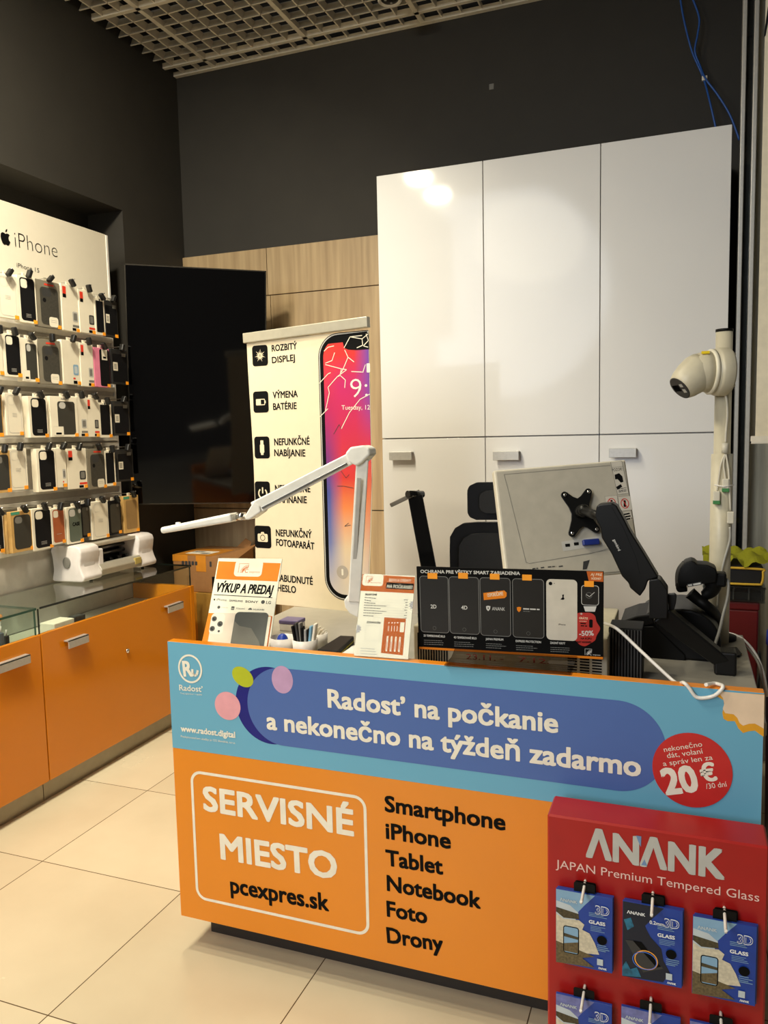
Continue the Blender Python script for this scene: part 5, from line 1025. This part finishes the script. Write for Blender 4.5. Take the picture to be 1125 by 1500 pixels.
# ================================================================== PHONE CASE DISPLAY WALL
XP = -2.862
pnl = mat('display_panel_white', (226, 218, 200), .5, var=.01); slat = mat('slat_grey', (196, 190, 180), .4)
dw = thing('display_wall', 'white wall panel of phone cases with a printed header', 'display panel', (-2.95, 2.6, 0))
ztop = 2.588; zhead = onX(XP, 60, 410).z
MB().box((-3.10, 1.3, .02), (XP - .006, 3.478, zhead - .01)).build('slat_board', slat, dw)
MB().box((-3.10, 1.3, zhead - .01), (XP, 3.478, ztop), 0, .002, 1).build('header_board', pnl, dw)
MB().box((XP - .02, 3.478, .9), (XP + .004, 3.492, ztop - .003), 0, .001).build('edge_strip', white, dw)
HF = Frame((XP, 0, 0), (0, 1, 0), (0, 0, 1)); P = Print(HF, (0, 280, 5.357), lift=.0008)
P.text('iPhone', (118, 438), (451, 522), (118, 318), blackp, 1, -.02); P.text('iPhone 15', (130, 596), (307, 640), (130, 562), dgrey, 1)
c = P.q(43, 365); h = P.q(43, 292)[1] - P.q(43, 424)[1]; apple(P, c[0], c[1], h, blackp); P.build('header_lettering', dw)
XC = -2.735
rail = mat('rail_grey', (216, 210, 196), .45)
ROWS = [  # (left px, right px, top px, bottom px, kind)
 ('top', [(-4, 26, 403, 466, 'white'), (27, 53, 405, 473, 'black'), (54, 88, 412, 480, 'rugged'), (90, 116, 418, 485, 'redtag'), (116, 139, 426, 488, 'redtag2'), (139, 154, 438, 491, 'narrow'), (154, 172, 441, 494, 'dark')]),
 ('second', [(-12, 5, 486, 549, 'white'), (6, 31, 489, 552, 'black'), (32, 56, 496, 559, 'window'), (58, 89, 498, 563, 'rugged'), (91, 118, 499, 563, 'bluephone'), (118, 137, 503, 566, 'redtag'), (138, 161, 510, 567, 'pinkblack'), (163, 188, 512, 563, 'dark')]),
 ('middle', [(-10, 4, 575, 640, 'kraftdark'), (8, 34, 576, 638, 'white'), (42, 71, 581, 641, 'black'), (75, 113, 581, 640, 'window'), (105, 128, 581, 640, 'redtag'), (128, 145, 583, 640, 'redtag2'), (145, 164, 590, 641, 'narrow'), (167, 189, 588, 638, 'dark')]),
 ('fourth', [(-8, 16, 660, 722, 'kraftdark'), (13, 40, 657, 718, 'white'), (55, 82, 657, 720, 'black'), (83, 97, 656, 714, 'greyphone'), (99, 127, 657, 716, 'redtag2'), (128, 156, 657, 716, 'rugged'), (154, 169, 660, 712, 'narrow'), (172, 195, 658, 705, 'dark')]),
 ('bottom', [(-12, 6, 752, 811, 'black'), (16, 50, 748, 808, 'kraftdark'), (47, 78, 744, 805, 'black'), (75, 96, 744, 797, 'brown'), (98, 122, 742, 796, 'green'), (119, 132, 738, 787, 'plainblack'), (134, 160, 734, 789, 'white'), (159, 178, 733, 783, 'plainblack'), (182, 203, 726, 780, 'kraftopen')])]
DESC = {'white': 'white boxed case with a pale phone outline', 'black': 'white box showing a black phone case', 'rugged': 'clear box with a rugged dark grey case', 'redtag': 'plain white box with a red corner tag', 'redtag2': 'white box with a red tag and small phone picture',
        'narrow': 'narrow white framed box with a black case', 'dark': 'dark clear box with a white code label', 'window': 'white box with a dark window and white label', 'bluephone': 'plain white box with a small blue phone picture', 'pinkblack': 'pink and black case pack',
        'kraftdark': 'kraft card box with a glossy dark case', 'greyphone': 'plain white box with a small grey phone picture', 'brown': 'white box showing a tan leather case', 'green': 'white box with a grey green case lettered CASE', 'plainblack': 'plain black case pack', 'kraftopen': 'kraft box with a clear empty window'}
UNDER = {'top': 'top row', 'second': 'second row', 'middle': 'middle row', 'fourth': 'fourth row', 'bottom': 'bottom row'}
casek = mat('case_black', (14, 14, 17), .6, spec=.2); ruggedm = mat('case_rugged', (58, 56, 50), .5, var=.2, scale=90); winm = mat('window_dark', (50, 50, 46), .3); brownm = mat('case_tan', (168, 88, 46), .6); greenm = mat('case_grey_green', (88, 98, 86), .5)
boxw = mat('pack_white', (232, 224, 204), .5, var=.015); darkb = mat('pack_dark', (38, 38, 38), .3); greyb = mat('pack_clear_grey', (124, 118, 104), .25); pinkb = mat('pack_pink', (226, 130, 160), .5); tagred = mat('tag_red', (222, 60, 36), .5)
clip_m = mat('security_clip_black', (18, 18, 18), .4)
def case_pack(row, items, k, seen):
    xl, xr, yt, yb, kind = items[k]; mx, my = (xl + xr) / 2, (yt + yb) / 2
    y0 = onX(XC, xl, my).y; y1 = onX(XC, xr, my).y; z1 = onX(XC, mx, yt).z; z0 = onX(XC, mx, yb).z; w_, h_ = y1 - y0, z1 - z0
    yaw = random.uniform(-.05, .05); th = random.uniform(.018, .035) if kind not in ('dark', 'narrow') else .02
    twin = [q for q in items if q[4] == kind]
    lb = DESC[kind]
    if k == 0: lb += ' at left edge'
    elif len([q for q in items if DESC[q[4]] == DESC[kind]]) > 1: lb += ' right of the ' + {'white': 'pale outlined', 'black': 'black cased', 'rugged': 'rugged', 'redtag': 'first red tagged', 'green': 'CASE lettered', 'kraftdark': 'kraft', 'brown': 'tan', 'redtag2': 'red tagged'}.get(items[k - 1][4], 'previous') + ' box'
    lb += ', ' + UNDER[row]
    t = thing('phone_case_box', lb, 'phone case', (XC, (y0 + y1) / 2, z0), 'phone cases on the display wall')
    RX = Matrix.Translation((XC, (y0 + y1) / 2, (z0 + z1) / 2)) @ Matrix.Rotation(yaw, 4, 'Z'); F = Frame(RX @ Vector((0, -w_ / 2, -h_ / 2)), RX.to_3x3() @ Vector((0, 1, 0)), (0, 0, 1))
    bm_ = {'rugged': greyb, 'dark': darkb, 'plainblack': casek, 'kraftdark': kraft, 'kraftopen': kraft, 'pinkblack': pinkb, 'narrow': boxw}.get(kind, boxw)
    MB(RX).box((-th, -w_ / 2, -h_ / 2), (0, w_ / 2, h_ / 2), 0, .0012, 1).build('carton', bm_, t)
    P = Print(F, lift=.0006); ink = mgrey
    def rr(a, b, c, d, m, l=0, r=.1): P.poly(rrect(a * w_, b * h_, c * w_, d * h_, r * w_, 4), m, l)
    if kind == 'white':
        P.ring(rrect(.12 * w_, .06 * h_, .90 * w_, .95 * h_, .16 * w_, 5), .0016, lgrey, 0); P.ring(rrect(.18 * w_, .72 * h_, .52 * w_, .92 * h_, .09 * w_, 4), .0008, lgrey, 0)
        for j in range(3): P.line([(.38 * w_, (.52 - .035 * j) * h_), (.64 * w_, (.52 - .035 * j) * h_)], .0016, lgrey, 0)
    elif kind in ('black', 'brown', 'green'):
        m = {'black': casek, 'brown': brownm, 'green': greenm}[kind]; rr(.12, .05, .92, .96, m, 0, .14); rr(.17, .74, .52, .93, boxw if kind != 'green' else lgrey, 1, .1)
        if kind == 'black':
            for j in range(3): P.line([(.38 * w_, (.19 - .03 * j) * h_), (.66 * w_, (.19 - .03 * j) * h_)], .0015, lgrey, 1)
        elif kind == 'brown': P.line([(.35 * w_, .28 * h_), (.70 * w_, .28 * h_)], .0015, lgrey, 1)
        else: P.text_uv('CASE', (.33 * w_, .48 * h_), (.78 * w_, .48 * h_), .016, blackp, 1, .05); P.poly(disc(.80 * w_, .86 * h_, .010), lgrey, 1)
    elif kind == 'rugged':
        rr(.16, .06, .92, .86, ruggedm, 0, .14); rr(.24, .66, .62, .83, dgrey, 1, .1); P.poly(disc(.33 * w_, .58 * h_, .010), casek, 1); rr(.48, .03, .86, .24, boxw, 2, .08)
        P.line([(.35 * w_, .92 * h_), (.75 * w_, .92 * h_)], .008, tagred, 1)
        for j in range(2): P.line([(.54 * w_, (.17 - .04 * j) * h_), (.80 * w_, (.17 - .04 * j) * h_)], .001, ink, 3)
    elif kind in ('redtag', 'redtag2'):
        rr(.08, .79, .28, .95, tagred, 0, .02); rr(.08, .71, .28, .79, blackp, 0, .02); rr(.60, .22, .92, .44, dgrey if kind == 'redtag2' else lgrey, 0, .06); rr(.66, .25, .86, .41, mgrey, 1, .04)
        rr(.58, .10, .97, .15, tagred if kind == 'redtag2' else ink, 0, .01); rr(.55, .02, .78, .08, blackp, 0, .01)
    elif kind in ('bluephone', 'greyphone'):
        rr(.58, .22, .88, .46, psky if kind == 'bluephone' else lgrey, 0, .06); rr(.64, .26, .82, .42, pcloud if kind == 'bluephone' else mgrey, 1, .04); rr(.55, .12, .68, .16, tagred, 0, .01); rr(.56, .02, .78, .09, blackp, 0, .01)
    elif kind == 'narrow': rr(.12, .08, .86, .94, casek, 0, .04); P.line([(.5 * w_, .94 * h_), (.5 * w_, 1.0 * h_)], .008, casek, 1)
    elif kind == 'dark':
        rr(.06, .06, .94, .86, casek, 0, .06); rr(.08, .38, .36, .62, boxw, 1, .02)
        for j in range(4): P.line([(.14 * w_, (.56 - .04 * j) * h_), (.30 * w_, (.56 - .04 * j) * h_)], .003, dgrey, 2)
        rr(.62, .80, .88, .90, mgrey, 1, .02)
    elif kind == 'window':
        rr(.26, .06, .90, .88, winm, 0, .08); rr(.32, .70, .56, .86, lgrey, 1, .1); rr(.08, .03, .44, .26, boxw, 1, .03); P.ring(rrect(.08 * w_, .03 * h_, .44 * w_, .26 * h_, .002), .0008, lgrey, 2); rr(.16, .06, .36, .11, blackp, 2, .01); P.line([(.4 * w_, .94 * h_), (.7 * w_, .94 * h_)], .004, mgrey, 0)
    elif kind == 'pinkblack': rr(.36, .03, .98, .97, casek, 0, .08); rr(.50, .70, .86, .97, boxw, 1, .02); rr(.58, .74, .78, .79, blackp, 2, .01)
    elif kind == 'kraftdark': rr(.12, .07, .88, .90, winm, 0, .14); rr(.18, .70, .50, .86, mgrey, 1, .1); P.poly(rrect(.02 * w_, .92 * h_, .4 * w_, .99 * h_, .002), mat('teal_tab', (70, 150, 120), .5), 1)
    elif kind == 'plainblack': rr(.14, .06, .90, .90, winm, 0, .12); P.poly(disc(.72 * w_, .84 * h_, .008), mgrey, 1)
    elif kind == 'kraftopen': rr(.14, .10, .86, .88, mat('kraft_inside', (150, 118, 72), .6), 0, .1); P.poly(rrect(.02 * w_, .92 * h_, .4 * w_, .99 * h_, .002), mat('teal_tab', (70, 150, 120), .5), 1)
    P.build('printed_face', t)
    MB(RX).box((.0002, w_ / 2 - .024, -h_ / 2 + .001), (.0014, w_ / 2 - .002, -h_ / 2 + .017), 0, .0003, 1).build('price_tag', tag_or, t)
    yc = (y0 + y1) / 2; MB().box((XC - th * .5 - .0008, yc - .011, z1 - .002), (XC - th * .5 + .0008, yc + .011, z1 + .016)).build('hang_tab', glass('hang_tab_clear', (.85, .85, .82), .8) if kind in ('dark', 'rugged') else boxw, t)
    hk = MB().tube([(XP - .006, yc, z1 + .012), (XC + .008, yc, z1 + .012), (XC + .022, yc, z1 + .017), (XC + .032, yc + .004, z1 + .026)], .0022, 7).build('hook', chrome, dw)
    a = random.uniform(-.8, .8); MB().box((-.012, -.009, -.019), (.012, .009, .019), 0, .005, 2, X=Matrix.Translation((XC + .020, yc, z1 + .008)) @ Matrix.Rotation(a, 4, 'X')).build('security_clip', clip_m, hk)
    return z1
for row, items in ROWS:
    zt_ = [case_pack(row, items, k, None) for k in range(len(items))]
    zm_ = sorted(zt_)[len(zt_) // 2] + .012
    MB().box((XP - .006, 1.3, zm_ - .012), (XP + .006, 3.476, zm_ + .012), 0, .001, 1).box((XP - .006, 1.3, zm_ - .225 + .0), (XP + .012, 3.476, zm_ - .20), 0, .002, 1).build('rail', rail, dw)
# extra kraft boxes and white boxes stacked behind the front ones
for k, (x, y0_, y1_, lb) in enumerate(((6, 757, 812, 'kraft box edge leftmost behind the glossy dark kraft case'), (11, 754, 812, 'kraft box edge second behind the glossy dark kraft case'))):
    p0 = onX(XC - .06 + .02 * k, x, (y0_ + y1_) / 2); z1_ = onX(XC - .06 + .02 * k, x, y0_).z; z0_ = onX(XC - .06 + .02 * k, x, y1_).z
    tag(MB().box((XC - .075 + .02 * k, p0.y, z0_), (XC - .06 + .02 * k, p0.y + .085, z1_), 0, .001, 1).build('phone_case_box', kraft), lb + ', in the bottom row', 'phone case', 'phone cases on the display wall')

# ================================================================== CEILING AND CABLES
def spot(loc, label, lit):
    t = thing('ceiling_spotlight', label, 'spotlight', loc, 'ceiling spotlights'); X = Matrix.Translation(loc)
    MB().lathe([(.050, .08), (.056, .02), (.060, 0), (.052, -.006), (.045, .004), (0, .004)], X, 32).build('housing', mat('spot_white', (244, 240, 230), .4), t)
    MB().lathe([(.044, .0045), (.04, .001), (0, .001)], X, 28).build('face', mat('spot_face_dark', (30, 26, 22), .4), t)
    for g in (90, 210, 330): MB().lathe([(.006, -.002), (.006, .002), (0, .002)], Matrix.Translation((loc[0] + .022 * math.cos(math.radians(g)), loc[1] + .022 * math.sin(math.radians(g)), loc[2])), 12).build('socket_hole', lgrey, t)
    MB().tube([(loc[0], loc[1], loc[2] + .08), (loc[0], loc[1], loc[2] + .5)], .008, 8).build('stem', black, t)
q = onZ(3.64, 571, 1); spot((q.x, q.y, 3.64), 'round white spotlight with dark face hanging from the ceiling grid', False)
cb = mat('network_blue', (40, 90, 170), .4); yb_ = 4.20
for pts, lb in ((((993, -30), (1000, 20), (1012, 70), (1022, 95), (1031, 116), (1040, 150), (1049, 190)), 'blue network cable on the back wall, left strand'), (((1012, -8), (1024, 25), (1022, 50), (1018, 75), (1026, 98), (1034, 116), (1052, 140), (1070, 170), (1083, 205)), 'blue network cable bending right to the window frame')):
    tag(MB().tube([onY(yb_ - (.0 if i < 5 else .03), *p) for i, p in enumerate(pts)], .0045, 8, smooth=6).build('network_cable', cb), lb, 'cable')
c = onY(yb_ - .006, 1032, 115); tag(MB().box((c.x - .012, c.y - .008, c.z - .010), (c.x + .012, c.y + .01, c.z + .010), 0, .002).build('cable_clip', offw), 'small white clip holding the blue cables on the wall', 'clip')
c = onY(4.268, 720, 127); tag(MB().box((c.x - .012, 4.266, c.z - .014), (c.x + .012, 4.2715, c.z + .014)).build('wall_mark', mgrey), 'small grey scrap of tape on the dark back wall', 'tape')
